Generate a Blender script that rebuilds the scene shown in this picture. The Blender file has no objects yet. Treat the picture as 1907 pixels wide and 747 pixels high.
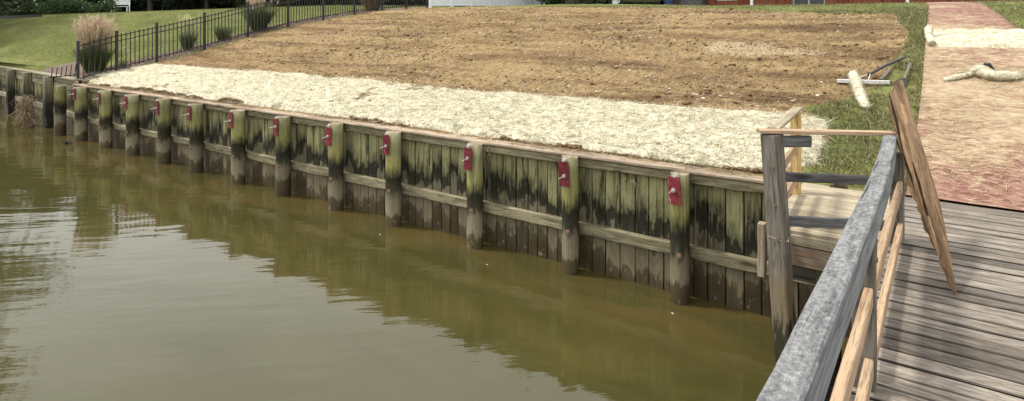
import bpy, math, random
import numpy as np
from mathutils import Vector, Matrix

# ------------------------------------------------------------------ camera, sky, sun, exposure
scene = bpy.context.scene
COL = scene.collection
F, CX, HY, CAMZ = 1129.0, 953.5, 50.0, 1.8      # focal length in photo pixels, centre column, horizon row, eye height over the deck
YAW = math.radians(35.5)                        # looking left of the dock's own direction (+Y)
FWD = np.array([-math.sin(YAW), math.cos(YAW)]); RGT = np.array([math.cos(YAW), math.sin(YAW)])
cd = bpy.data.cameras.new('camera'); cam = bpy.data.objects.new('camera', cd); COL.objects.link(cam)
cam.location = (0, 0, CAMZ); cam.rotation_euler = (math.radians(90), 0, YAW)
cd.sensor_width = 36; cd.lens = 36 * F / 1907; cd.shift_y = -(373.5 - HY) / 1907
cd.clip_start = 0.05; cd.clip_end = 2000
scene.camera = cam
SUN = Vector((-0.40, -0.17, 0.90)).normalized()
world = bpy.data.worlds.new('World'); scene.world = world; world.use_nodes = True
wn, wl = world.node_tree.nodes, world.node_tree.links
wn.clear()
sky = wn.new('ShaderNodeTexSky'); sky.sky_type = 'NISHITA'; sky.sun_disc = False
sky.sun_elevation = math.asin(SUN.z); sky.sun_rotation = math.atan2(SUN.x, SUN.y)
sky.dust_density = 6; sky.air_density = 1.0; sky.ozone_density = 0.6
tc = wn.new('ShaderNodeTexCoord'); mp = wn.new('ShaderNodeMapping'); mp.inputs['Scale'].default_value = (1, 1, 2.5)
cl = wn.new('ShaderNodeTexNoise'); cl.inputs['Scale'].default_value = 1.6; cl.inputs['Detail'].default_value = 6
cr = wn.new('ShaderNodeMapRange'); cr.inputs['From Min'].default_value = .3; cr.inputs['From Max'].default_value = .65
cr.inputs['To Min'].default_value = .6; cr.inputs['To Max'].default_value = .95
mx = wn.new('ShaderNodeMixRGB'); mx.inputs['Color2'].default_value = (15.5, 15.4, 14.8, 1)   # thin bright cloud
bg = wn.new('ShaderNodeBackground'); bg.inputs['Strength'].default_value = 0.14
wo = wn.new('ShaderNodeOutputWorld')
wl.new(tc.outputs['Generated'], mp.inputs['Vector']); wl.new(mp.outputs[0], cl.inputs['Vector'])
wl.new(cl.outputs['Fac'], cr.inputs['Value']); wl.new(cr.outputs[0], mx.inputs['Fac'])
wl.new(sky.outputs[0], mx.inputs['Color1']); wl.new(mx.outputs[0], bg.inputs['Color']); wl.new(bg.outputs[0], wo.inputs['Surface'])
sd = bpy.data.lights.new('sun', 'SUN'); sd.energy = 3.8; sd.angle = math.radians(6); sd.color = (1, .955, .87)
so = bpy.data.objects.new('sun', sd); COL.objects.link(so); so.rotation_euler = SUN.to_track_quat('Z', 'Y').to_euler()
vs = scene.view_settings; vs.view_transform = 'Standard'; vs.look = 'None'; vs.gamma = 1; vs.exposure = -0.2; vs.use_curve_mapping = False

# ------------------------------------------------------------------ helpers
random.seed(4); rng = np.random.default_rng(7)
R = random.Random(11)
WM = {}
def setprops(o, label=None, cat=None, group=None, kind=None):
    if label: o['label'] = label
    if cat: o['category'] = cat
    if group: o['group'] = group
    if kind: o['kind'] = kind
    return o
def link(o, parent=None, M=None):
    M = M or Matrix.Identity(4)
    COL.objects.link(o); WM[o.name] = M
    if parent:
        o.parent = parent; o.matrix_basis = WM[parent.name].inverted() @ M
    else: o.matrix_basis = M
    return o
def thing(name, loc, label, cat, group=None, kind=None, parent=None):
    o = bpy.data.objects.new(name, None); o.empty_display_size = .2
    link(o, parent, Matrix.Translation(loc))
    return setprops(o, label, cat, group, kind)
def mesh_from(name, V, Fc, mat, smooth=False):
    """V (n,3); Fc array of quads/tris or list of mixed polygons"""
    me = bpy.data.meshes.new(name)
    if isinstance(Fc, np.ndarray):
        V = np.asarray(V, np.float32); n, k = Fc.shape
        me.vertices.add(len(V)); me.vertices.foreach_set('co', V.ravel())
        me.loops.add(n * k); me.loops.foreach_set('vertex_index', Fc.astype(np.int32).ravel())
        me.polygons.add(n); me.polygons.foreach_set('loop_start', np.arange(0, n * k, k, dtype=np.int32))
        me.update(calc_edges=True)
    else:
        me.from_pydata([tuple(v) for v in V], [], Fc); me.update()
    if smooth: me.polygons.foreach_set('use_smooth', np.ones(len(me.polygons), bool))
    if mat: me.materials.append(mat)
    return me
def add(name, me, parent=None, M=None):
    return link(bpy.data.objects.new(name, me), parent, M)
def join(parts):
    Vs, Fs, k = [], [], 0
    for V, Fc in parts:
        Vs += [tuple(v) for v in V]; Fs += [tuple(i + k for i in f) for f in Fc]; k += len(V)
    return Vs, Fs
def frame(loc, x, z):
    x = Vector(x).normalized(); z = Vector(z); z = (z - x * z.dot(x)).normalized(); y = z.cross(x)
    M = Matrix((x, y, z)).transposed().to_4x4(); M.translation = Vector(loc); return M
def board_vf(L, W, T, seg=5, bev=.006, wob=.002, seed=0, taper=1.0):
    r = random.Random(seed); b = min(bev, W * .3, T * .3); V, Fc = [], []
    for i in range(seg + 1):
        x = -L / 2 + L * i / seg; s = 1 + (taper - 1) * i / seg
        oy, oz = r.uniform(-wob, wob), r.uniform(-wob, wob); w, t = W / 2 * s + r.uniform(-wob, wob) * .6, T / 2
        e = [r.uniform(.5, 1.5) * b for _ in range(4)]
        for (y, z) in ((-w + e[0], -t), (w - e[1], -t), (w, -t + e[1]), (w, t - e[2]), (w - e[2], t), (-w + e[3], t), (-w, t - e[3]), (-w, -t + e[0])):
            V.append((x + (r.uniform(-1, 1) * wob if i in (0, seg) else 0), y + oy, z + oz))
    for i in range(seg):
        for k in range(8):
            a, c = i * 8 + k, i * 8 + (k + 1) % 8
            Fc.append((a, c, c + 8, a + 8))
    Fc.append(tuple(range(7, -1, -1))); Fc.append(tuple(seg * 8 + k for k in range(8)))
    return V, Fc
BC = {}
def board(name, mat, L, W, T, parent, loc, x, z, seg=5, bev=.006, wob=.002, var=4, taper=1.0):
    key = (mat.name, round(L, 2), round(W, 3), round(T, 3), seg, bev, wob, R.randrange(var), taper)
    if key not in BC: BC[key] = mesh_from(name, *board_vf(L, W, T, seg, bev, wob, hash(key[1:4]) % 999 + key[7] * 77, taper), mat)
    return add(name, BC[key], parent, frame(loc, x, z))
def beam(name, mat, a, b, W, T, parent, up=(0, 0, 1), **k):
    a, b = Vector(a), Vector(b)
    return board(name, mat, (b - a).length, W, T, parent, (a + b) / 2, b - a, up, **k)
def tube_vf(pts, rad, n=8, cap=True, jit=0, seed=0):
    r = random.Random(seed); pts = [Vector(p) for p in pts]; V, Fc = [], []
    rad = rad if hasattr(rad, '__len__') else [rad] * len(pts)
    for i, p in enumerate(pts):
        t = (pts[min(i + 1, len(pts) - 1)] - pts[max(i - 1, 0)]).normalized()
        u = t.orthogonal().normalized() if abs(t.z) < .9 else Vector((1, 0, 0)); u = (u - t * u.dot(t)).normalized(); w = t.cross(u)
        for k in range(n):
            a = 2 * math.pi * k / n; q = rad[i] * (1 + r.uniform(-jit, jit)); V.append(p + u * math.cos(a) * q + w * math.sin(a) * q)
    for i in range(len(pts) - 1):
        for k in range(n):
            a, c = i * n + k, i * n + (k + 1) % n; Fc.append((a, c, c + n, a + n))
    if cap: Fc += [tuple(range(n - 1, -1, -1)), tuple((len(pts) - 1) * n + k for k in range(n))]
    return V, Fc
def ribbon(C, Wd):
    N, S, _ = C.shape
    V = np.stack([C - Wd, C + Wd], 2).reshape(-1, 3)
    base = (np.arange(N) * S * 2)[:, None] + (np.arange(S - 1) * 2)[None]
    return V, np.stack([base, base + 1, base + 3, base + 2], -1).reshape(-1, 4)
def cards(P, size, rg, flat=0):
    N = len(P); u = rg.normal(size=(N, 3)); u[:, 2] *= (1 - flat); u /= np.linalg.norm(u, axis=1)[:, None]
    v = rg.normal(size=(N, 3)); v -= u * (v * u).sum(1)[:, None]; v /= np.linalg.norm(v, axis=1)[:, None]
    s = (size * rg.uniform(.6, 1.4, N))[:, None]
    V = np.stack([P - u * s, P - v * s * .45, P + u * s, P + v * s * .45], 1).reshape(-1, 3)
    return V, np.arange(N * 4).reshape(-1, 4)
def h2(ix, iy, seed):
    h = (ix.astype(np.int64) * 374761393 + iy.astype(np.int64) * 668265263 + seed * 982451653) & 0xffffffff
    h = ((h ^ (h >> 13)) * 1274126177) & 0xffffffff
    return ((h ^ (h >> 16)) & 0xffffff) / float(0xffffff)
def vn(x, y, seed=0):
    x, y = np.asarray(x, float), np.asarray(y, float)
    ix, iy = np.floor(x), np.floor(y); fx, fy = x - ix, y - iy; fx = fx * fx * (3 - 2 * fx); fy = fy * fy * (3 - 2 * fy)
    a, b = h2(ix, iy, seed), h2(ix + 1, iy, seed); c, d = h2(ix, iy + 1, seed), h2(ix + 1, iy + 1, seed)
    return (a + (b - a) * fx) * (1 - fy) + (c + (d - c) * fx) * fy - .5
def fbm(x, y, o=4, seed=0):
    s = 0; a = 1
    for i in range(o): s = s + a * vn(x * 2 ** i + i * 17.3, y * 2 ** i - i * 9.1, seed + i); a *= .55
    return s
def sstep(a, b, x): t = np.clip((x - a) / (b - a), 0, 1); return t * t * (3 - 2 * t)

# terrain height (metres above the deck): rises away from the bulkhead (+Y)
PY = [7.6, 7.85, 8.5, 9.76, 11.5, 13.2, 15, 16.7, 18.4, 20, 23.3, 28, 400]
PL = [.0, .06, .28, .56, .96, 1.40, 1.80, 2.10, 2.36, 2.55, 2.80, 2.95, 2.95]
PR = [.0, .03, .24, .52, .92, 1.36, 1.76, 2.08, 2.36, 2.45, 2.50, 2.50, 2.50]
def zt(X, Y):
    X, Y = np.asarray(X, float), np.asarray(Y, float)
    b = sstep(-15, -2, X); z = np.interp(Y, PY, PL) * (1 - b) + np.interp(Y, PY, PR) * b
    lift = np.clip(-22 - X, 0, 60) * .055 * sstep(7.9, 11.5, Y) + .10 * sstep(-22, -23, X) * sstep(12, 9, Y)
    cap = np.minimum(1.75 + .057 * Y, 3.0)
    zl = z + lift; zl = np.where(zl > cap, np.maximum(np.minimum(zl, cap), np.minimum(z, cap)), zl)
    return np.where(X < -22, zl, z)
def ray(px, py):
    r = (px - CX) / F; d = FWD + r * RGT; return np.array([d[0], d[1], -(py - HY) / F])
def at_d(px, py, d): v = ray(px, py) * d; return Vector((v[0], v[1], CAMZ + v[2]))
def at_z(px, py, z): return at_d(px, py, (CAMZ - z) * F / (py - HY))
def at_Y(px, Y): v = ray(px, HY); return Y * v[0] / v[1]
def gp(px, py):
    v = ray(px, py); d = np.arange(3, 160, .01)
    X, Y, Z = v[0] * d, v[1] * d, CAMZ + v[2] * d
    ok = (Y > 7.6) & (zt(X, Y) > Z)
    i = int(np.argmax(ok)) if ok.any() else int(np.argmax(np.where(Y > 7.6, zt(X, Y) - Z, -99)))
    return Vector((X[i], Y[i], float(zt(X[i], Y[i]))))
def inpoly(X, Y, poly):
    c = np.zeros(np.shape(X), bool); n = len(poly)
    for i in range(n):
        x1, y1 = poly[i][0], poly[i][1]; x2, y2 = poly[(i + 1) % n][0], poly[(i + 1) % n][1]
        if y1 == y2: continue
        c ^= ((y1 > Y) != (y2 > Y)) & (X < (x2 - x1) * (Y - y1) / (y2 - y1) + x1)
    return c
def blur(a, k):
    for ax in (0, 1):
        for _ in range(2):
            p = np.pad(a, [(k, k) if i == ax else (0, 0) for i in (0, 1)], mode='edge'); c = np.cumsum(p, ax)
            c = np.concatenate([np.zeros_like(np.take(c, [0], ax)), c], ax); n = a.shape[ax]
            a = (np.take(c, range(2 * k + 1, 2 * k + 1 + n), ax) - np.take(c, range(n), ax)) / (2 * k + 1)
    return a

# ------------------------------------------------------------------ materials
class NT:
    def __init__(s, name):
        s.m = bpy.data.materials.new(name); s.m.use_nodes = True; s.n = s.m.node_tree.nodes; s.l = s.m.node_tree.links
        s.b = s.n['Principled BSDF']
    def set(s, node, k, v):
        if isinstance(v, bpy.types.NodeSocket): s.l.new(v, node.inputs[k])
        elif v is not None: node.inputs[k].default_value = (*v, 1) if isinstance(v, tuple) and len(v) == 3 and node.inputs[k].type == 'RGBA' else v
    def coord(s, kind='Object', scale=(1, 1, 1), rnd=0):
        c = s.n.new('ShaderNodeTexCoord').outputs[kind] if kind != 'World' else s.n.new('ShaderNodeNewGeometry').outputs['Position']
        if rnd:
            oi = s.n.new('ShaderNodeObjectInfo'); v = s.n.new('ShaderNodeVectorMath'); v.operation = 'MULTIPLY_ADD'
            cb = s.n.new('ShaderNodeCombineXYZ'); [s.l.new(oi.outputs['Random'], cb.inputs[i]) for i in range(3)]
            s.l.new(cb.outputs[0], v.inputs[0]); v.inputs[1].default_value = (rnd, rnd * 1.7, rnd * .6); s.l.new(c, v.inputs[2]); c = v.outputs[0]
        m = s.n.new('ShaderNodeMapping'); m.inputs['Scale'].default_value = scale; s.l.new(c, m.inputs['Vector']); return m.outputs[0]
    def noise(s, vec, scale=1, detail=5, rough=.55, dist=0, out='Fac'):
        t = s.n.new('ShaderNodeTexNoise'); s.set(t, 'Vector', vec); s.set(t, 'Scale', scale); s.set(t, 'Detail', detail); s.set(t, 'Roughness', rough); s.set(t, 'Distortion', dist)
        return t.outputs[out]
    def vor(s, vec, scale=1, out='Distance', feat='F1'):
        t = s.n.new('ShaderNodeTexVoronoi'); t.feature = feat; s.set(t, 'Vector', vec); s.set(t, 'Scale', scale); return t.outputs[out]
    def ramp(s, fac, stops, interp='LINEAR'):
        r = s.n.new('ShaderNodeValToRGB'); r.color_ramp.interpolation = interp; e = r.color_ramp.elements
        while len(e) < len(stops): e.new(.5)
        for k, (p, c) in zip(e, stops): k.position = p; k.color = (*c, 1) if isinstance(c, tuple) else (c, c, c, 1)
        s.set(r, 'Fac', fac); return r.outputs[0]
    def rng(s, v, a, b, c=0., d=1.):
        r = s.n.new('ShaderNodeMapRange'); s.set(r, 'Value', v)
        for k, x in zip(('From Min', 'From Max', 'To Min', 'To Max'), (a, b, c, d)): r.inputs[k].default_value = x
        return r.outputs[0]
    def mix(s, fac, a, b, mode='MIX'):
        m = s.n.new('ShaderNodeMixRGB'); m.blend_type = mode; s.set(m, 'Fac', fac); s.set(m, 'Color1', a); s.set(m, 'Color2', b); return m.outputs[0]
    def math(s, op, a, b=0.):
        m = s.n.new('ShaderNodeMath'); m.operation = op; s.set(m, 0, a); s.set(m, 1, b); return m.outputs[0]
    def sep(s, v, ax): x = s.n.new('ShaderNodeSeparateXYZ'); s.l.new(v, x.inputs[0]); return x.outputs[ax]
    def comb(s, x, y, z):
        c = s.n.new('ShaderNodeCombineXYZ'); s.set(c, 0, x); s.set(c, 1, y); s.set(c, 2, z); return c.outputs[0]
    def attr(s, name): a = s.n.new('ShaderNodeAttribute'); a.attribute_name = name; return a.outputs['Fac']
    def orand(s): return s.n.new('ShaderNodeObjectInfo').outputs['Random']
    def irand(s): return s.n.new('ShaderNodeNewGeometry').outputs['Random Per Island']
    def bump(s, h, st=.3, dist=.01, prev=None):
        b = s.n.new('ShaderNodeBump'); s.set(b, 'Height', h); b.inputs['Strength'].default_value = st; b.inputs['Distance'].default_value = dist
        if prev: s.l.new(prev, b.inputs['Normal'])
        return b.outputs[0]
    def done(s, col, rough=.8, nrm=None, spec=.3, metal=0.):
        s.set(s.b, 'Base Color', col); s.set(s.b, 'Roughness', rough); s.set(s.b, 'Specular IOR Level', spec); s.set(s.b, 'Metallic', metal)
        if nrm: s.l.new(nrm, s.b.inputs['Normal'])
        return s.m

def wood(name, dark, mid, light, vary=.35, patch=None, patch_amt=.5, bump=.5, grain=(1.6, 26, 26), knots=True, rough=.85, pscale=(2.2, 9, 9), zband=False, joint_shade=False):
    t = NT(name); v = t.coord('Object', grain, 9); g = t.noise(v, 1, 7, .62, .6)
    fine = t.noise(t.coord('Object', (7, 130, 130), 9), 1, 3, .6)
    c = t.ramp(g, [(.3, dark), (.47, mid), (.68, light)])
    c = t.mix(.6, c, t.ramp(fine, [(.36, .3), (.46, .95), (.62, 1.12)]), 'MULTIPLY')
    if knots:
        k = t.vor(t.coord('Object', (1.1, 4.2, 4.2), 9), 1); c = t.mix(t.rng(k, .05, .14, .8, 0), c, tuple(x * .45 for x in dark))
    if patch:
        p = t.noise(t.coord('Object', pscale, 5), 1.4, 8, .7); c = t.mix(t.rng(p, .5, .66, 0, patch_amt), c, patch)
    crack = t.noise(t.coord('Object', (.9, 55, 55), 3), 1, 2, .5); cm = t.rng(crack, .27, .33, 1, 0)
    c = t.mix(t.math('MULTIPLY', cm, .75), c, tuple(x * .25 for x in dark))
    c = t.mix(1, c, t.ramp(t.orand(), [(0, 1 - vary), (1, 1 + vary * .4)]), 'MULTIPLY')
    if zband:
        wz = t.math('ADD', t.sep(t.coord('World'), 2), t.rng(t.noise(t.coord('World', (16, 16, 3)), 1, 6, .7), .3, .7, -.22, .22))
        c = t.mix(t.rng(wz, -.12, -.45, 0, .55), c, (.235, .18, .095)); c = t.mix(t.rng(wz, -.62, -.74, 0, .9), c, (.022, .022, .014))
    if joint_shade:
        nz = t.sep(t.n.new('ShaderNodeNewGeometry').outputs['True Normal'], 2); c = t.mix(t.rng(nz, .9, .6, 0, .92), c, (.018, .015, .012))  # board sides tinted dark: gap shade painted into the colour, along with joint dirt
    n = t.bump(t.math('SUBTRACT', t.math('ADD', g, t.math('MULTIPLY', fine, .4)), cm), bump, .006)
    return t.done(c, rough, n, .2)
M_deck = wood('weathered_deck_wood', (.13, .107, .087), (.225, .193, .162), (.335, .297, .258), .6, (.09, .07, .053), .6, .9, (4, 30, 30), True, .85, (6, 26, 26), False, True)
M_grey = wood('grey_handrail_wood', (.11, .114, .12), (.20, .206, .216), (.31, .318, .326), .15, (.045, .045, .046), .9, .8, (3, 30, 30), True, .85, (15, 24, 24))
M_post = wood('grey_brown_post_wood', (.062, .055, .046), (.145, .128, .105), (.25, .225, .185), .2, (.05, .043, .034), .5)
t = NT('lichen_grey_handrail')
i1 = t.noise(t.coord('Object', (42, 55, 55)), 1, 8, .8, .2); i2 = t.noise(t.coord('Object', (7, 16, 16)), 1, 8, .75, .6)
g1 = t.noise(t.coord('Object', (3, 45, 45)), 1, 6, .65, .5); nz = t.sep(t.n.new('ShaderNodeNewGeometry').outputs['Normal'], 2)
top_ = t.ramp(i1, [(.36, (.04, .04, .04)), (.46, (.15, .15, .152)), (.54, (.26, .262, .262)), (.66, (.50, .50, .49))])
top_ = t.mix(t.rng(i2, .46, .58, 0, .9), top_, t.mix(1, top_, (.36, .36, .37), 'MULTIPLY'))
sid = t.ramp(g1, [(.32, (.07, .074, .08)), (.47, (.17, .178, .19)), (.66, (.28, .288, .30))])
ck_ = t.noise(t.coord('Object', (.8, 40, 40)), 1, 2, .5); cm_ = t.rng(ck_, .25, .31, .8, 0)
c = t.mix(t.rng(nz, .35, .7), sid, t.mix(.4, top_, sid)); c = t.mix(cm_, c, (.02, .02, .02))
M_lich = t.done(c, .9, t.bump(t.math('SUBTRACT', t.math('ADD', i1, g1), cm_), .7, .006), .2)
M_rail = wood('dark_grey_rail_wood', (.06, .06, .062), (.115, .115, .118), (.21, .208, .205), .2)
M_tpost = wood('tidal_post_wood', (.075, .066, .055), (.16, .143, .12), (.26, .235, .198), .1, (.06, .052, .042), .5, .6, (1.6, 26, 26), True, .85, (2.2, 9, 9), True)
M_new = wood('new_lumber', (.27, .172, .105), (.385, .268, .172), (.47, .345, .232), .18, None, 0, .25, (1.2, 14, 14))
M_newy = wood('yellow_new_lumber', (.36, .225, .085), (.48, .325, .13), (.56, .41, .2), .1, None, 0, .25, (1.2, 14, 14))
M_fascia = wood('brown_fascia_wood', (.16, .115, .08), (.29, .23, .165), (.40, .345, .26), .2, (.26, .13, .07), .5)
M_light = wood('pale_landing_wood', (.21, .17, .115), (.37, .315, .225), (.5, .44, .325), .25, (.2, .155, .1), .4)
M_broken = wood('broken_board_wood', (.07, .042, .023), (.15, .095, .054), (.235, .155, .092), .1, (.045, .03, .02), .6, .9, (1.3, 20, 20))
M_split = wood('fresh_split_wood', (.06, .035, .02), (.19, .115, .062), (.36, .24, .135), .1, (.035, .021, .012), .85, 1, (1.5, 30, 30))
M_wale = wood('wale_wood', (.11, .092, .055), (.245, .215, .135), (.36, .325, .215), .3, (.055, .05, .028), .6)
M_cap = wood('cap_board_wood', (.2, .15, .10), (.38, .305, .225), (.5, .425, .33), .3, (.3, .18, .115), .6)
M_nwood = wood('pale_bulkhead_wood', (.15, .135, .085), (.3, .275, .185), (.43, .40, .29), .3, (.075, .07, .04), .55)

def tide(name, stops, hx, lo=-1.63, hi=0., amp=.32, streak=.5):
    """planks and piles: stains left by water and algae lie in uneven bands over the height"""
    t = NT(name); p = t.coord('World'); z = t.sep(p, 2)
    hh = t.rng(z, lo, hi)
    n1 = t.noise(t.coord('World', (hx, hx, 1.3)), 1, 6, .7); n2 = t.noise(t.coord('World', (hx * 4, hx * 4, 2.4)), 1, 5, .65)
    n3 = t.noise(t.coord('World', (hx * 13, hx * 13, 7)), 1, 5, .7)
    w = t.math('ADD', t.math('MULTIPLY', t.math('SUBTRACT', n1, .5), amp * 1.7), t.math('ADD', t.math('MULTIPLY', t.math('SUBTRACT', n2, .5), amp * 1.1), t.math('MULTIPLY', t.math('SUBTRACT', n3, .5), amp * .7)))
    w = t.math('ADD', w, t.math('MULTIPLY', t.math('SUBTRACT', t.orand(), .5), amp * .55))
    c = t.ramp(t.math('ADD', hh, w), stops)
    st = t.noise(t.coord('World', (hx * 3.6, hx * 3.6, .8)), 1, 9, .76, .5)
    upper = t.rng(hh, .34, .46)
    c = t.mix(t.math('MULTIPLY', t.rng(st, .5, .60, 0, streak), upper), c, (.018, .017, .010))
    ps = t.noise(t.coord('World', (hx * 5, hx * 5, .9)), 1.3, 6, .7, .2); c = t.mix(t.math('MULTIPLY', t.rng(ps, .55, .66, 0, .55), t.rng(hh, .5, .66)), c, (.42, .41, .27))
    gr = t.noise(t.coord('World', (70, 70, 2)), 1, 4, .6); c = t.mix(.6, c, t.ramp(gr, [(.3, .5), (.65, 1.2)]), 'MULTIPLY')
    sp = t.noise(t.coord('World', (14, 14, 9)), 1, 4, .7); c = t.mix(t.math('MULTIPLY', t.rng(sp, .62, .68, 0, .8), t.rng(hh, .5, .2)), c, (.30, .27, .2))
    c = t.mix(1, c, t.ramp(t.orand(), [(0, .72), (1, 1.15)]), 'MULTIPLY')
    wet = t.rng(t.math('ADD', hh, w), .1, .25, .45, .9)
    return t.done(c, wet, t.bump(t.math('ADD', gr, t.math('MULTIPLY', n2, .7)), .5, .008), .25)
M_plank = tide('algae_stained_plank', [(0, (.07, .052, .025)), (.15, (.098, .077, .042)), (.19, (.22, .185, .12)), (.34, (.16, .135, .085)), (.43, (.185, .17, .11)), (.465, (.04, .037, .022)), (.58, (.018, .017, .010)), (.625, (.13, .125, .065)), (.76, (.31, .295, .15)), (.92, (.24, .228, .115)), (1, (.055, .052, .026))], 2.2, streak=.92)
M_pile = tide('stained_pile_wood', [(0, (.075, .055, .028)), (.14, (.09, .07, .037)), (.18, (.25, .215, .145)), (.32, (.2, .175, .115)), (.40, (.05, .045, .028)), (.54, (.02, .019, .012)), (.61, (.13, .125, .05)), (.68, (.29, .275, .095)), (.76, (.28, .265, .11)), (.88, (.22, .21, .105)), (1, (.25, .235, .13))], 2.6, amp=.20, streak=.35)
M_npile = tide('dark_stained_post', [(0, (.018, .016, .011)), (.34, (.02, .018, .012)), (.5, (.03, .028, .018)), (.7, (.12, .115, .07)), (1, (.26, .245, .165))], 2.6, hi=.1, amp=.16)
M_pend = wood('pile_end_grain', (.12, .09, .06), (.26, .205, .145), (.38, .31, .22), .2, (.09, .06, .04), .5, .6, (14, 14, 14), False)

def simple(name, c1, c2, scale=20, rough=.6, metal=0., spec=.4, bump=.2, kind='Object', dist=.004, rnd=3):
    t = NT(name); n = t.noise(t.coord(kind, (1, 1, 1), rnd if kind == 'Object' else 0), scale, 6, .65)
    return t.done(t.ramp(n, [(.35, c1), (.65, c2)]), rough, t.bump(n, bump, dist), spec, metal)
t = NT('worn_red_paint'); n_ = t.noise(t.coord('Object', (1, 1, 1), 7), 16, 8, .7); s_ = t.noise(t.coord('Object', (4, 26, 26), 5), 1, 6, .75)
c = t.ramp(n_, [(.34, (.095, .01, .014)), (.52, (.165, .02, .026)), (.68, (.24, .05, .055))]); c = t.mix(t.rng(s_, .60, .70, 0, .7), c, (.5, .36, .36))
c = t.mix(t.rng(s_, .36, .28, 0, .7), c, (.09, .045, .025)); c = t.mix(1, c, t.ramp(t.orand(), [(0, .75), (1, 1.25)]), 'MULTIPLY'); M_red = t.done(c, .6, t.bump(s_, .3, .003), .3)
M_galv = simple('galvanised_steel', (.45, .45, .44), (.62, .62, .60), 40, .45, .6)
M_rust = simple('rusty_steel', (.16, .08, .045), (.32, .22, .16), 40, .8, .2)
M_black = simple('black_powder_coat', (.012, .012, .014), (.02, .02, .022), 30, .4)
M_alu = simple('brushed_aluminium', (.55, .55, .54), (.72, .72, .70), 30, .4, .7)
M_crack = simple('dark_split_wood', (.016, .010, .006), (.03, .019, .011), 20, .95, 0, .1)
M_white = simple('white_vinyl', (.72, .75, .80), (.78, .80, .84), 2, .45, 0, .4, .02)
M_ash = simple('worn_tool_handle', (.10, .085, .065), (.2, .17, .13), 20, .7)
def island(name, stops, rough=.8, trans=0., spec=.2):
    t = NT(name); c = t.ramp(t.irand(), stops); t.done(c, rough, None, spec)
    if trans:
        tb = t.n.new('ShaderNodeBsdfTranslucent'); t.l.new(c, tb.inputs['Color']); ms = t.n.new('ShaderNodeMixShader'); ms.inputs[0].default_value = trans
        t.l.new(t.b.outputs[0], ms.inputs[1]); t.l.new(tb.outputs[0], ms.inputs[2]); t.l.new(ms.outputs[0], t.n['Material Output'].inputs['Surface'])
    return t.m
M_grass = island('grass_blades', [(0, (.065, .074, .026)), (.4, (.14, .148, .055)), (.75, (.27, .25, .12)), (1, (.45, .38, .24))], .7, .3)
M_lawnb = island('lawn_blades', [(0, (.11, .128, .038)), (.5, (.16, .178, .055)), (1, (.24, .235, .095))], .7, .3)
M_fibre = island('excelsior_fibre', [(0, (.16, .14, .085)), (.2, (.36, .32, .22)), (.4, (.62, .58, .44)), (1, (.76, .73, .61))], .8, .25)
M_straw = island('loose_straw', [(0, (.34, .24, .12)), (.5, (.52, .42, .25)), (1, (.66, .58, .42))], .8, .2)
M_stone = island('pebbles', [(0, (.14, .095, .055)), (.45, (.27, .195, .125)), (.8, (.42, .335, .24)), (1, (.62, .57, .48))], .85)
M_clod = island('earth_clods', [(0, (.085, .052, .028)), (.6, (.15, .095, .05)), (1, (.22, .15, .085))], .95)
M_mulch = island('mulch_pieces', [(0, (.10, .07, .055)), (.5, (.24, .18, .15)), (1, (.42, .34, .29))], .9)
M_leafd = island('dark_evergreen_leaves', [(0, (.010, .018, .008)), (.6, (.02, .036, .014)), (1, (.04, .062, .022))], .6, .15)
M_leafm = island('shrub_leaves', [(0, (.025, .05, .015)), (.6, (.05, .085, .028)), (1, (.09, .13, .05))], .6, .2)
M_pamp = island('pampas_leaves', [(0, (.035, .055, .018)), (.6, (.075, .105, .035)), (1, (.15, .17, .07))], .6, .3)
M_plume = island('pampas_plumes', [(0, (.42, .30, .21)), (.5, (.58, .46, .34)), (1, (.74, .66, .50))], .8, .4)
M_plumeg = island('pale_green_plumes', [(0, (.40, .42, .22)), (1, (.72, .70, .48))], .8, .4)
M_dead = island('dead_brush', [(0, (.13, .09, .055)), (.6, (.25, .185, .115)), (1, (.38, .3, .2))], .9, .1)
M_petal = island('white_petals', [(0, (.7, .7, .66)), (1, (.8, .8, .78))], .7, .2)
M_bark = simple('tree_bark', (.04, .032, .026), (.10, .085, .07), 9, .95, 0, .1, .8, 'Object', .03)

# ------------------------------------------------------------------ the ground
WATER = -1.63
PATHL = [gp(x, y) for x, y in ((1690, 366), (1697, 300), (1706, 250), (1713, 200), (1718, 150), (1722, 100), (1725, 60))]
PATHL = [(-.335, 7.66)] + [(p.x, p.y) for p in PATHL[1:]] + [(-.30, 16.4), (-.31, 18.2), (-.5, 20.5)]
PATHR = [(1.30, 7.66), (1.30, 13.2), (1.16, 14.6), (.98, 16.4), (.80, 17.8), (.55, 19.2), (.0, 20.5)]
PATHPOLY = PATHL + PATHR[::-1]
DIRT = [(-21.85, 7.5), (-21.85, 22.6), (-13, 20.8), (-4.3, 17.7), (-.95, 16.7)] + [tuple(gp(x, y)[:2]) for x, y in ((1692, 60), (1686, 95), (1664, 122), (1655, 142), (1630, 160), (1600, 175), (1552, 186), (1510, 208), (1520, 240), (1545, 262), (1530, 292), (1500, 322))] + [(-1.4, 7.5)]
PALE = [tuple(gp(x, y)[:2]) for x, y in ((1300, 100), (1345, 72), (1420, 80), (1540, 88), (1550, 105), (1420, 112))]
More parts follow.
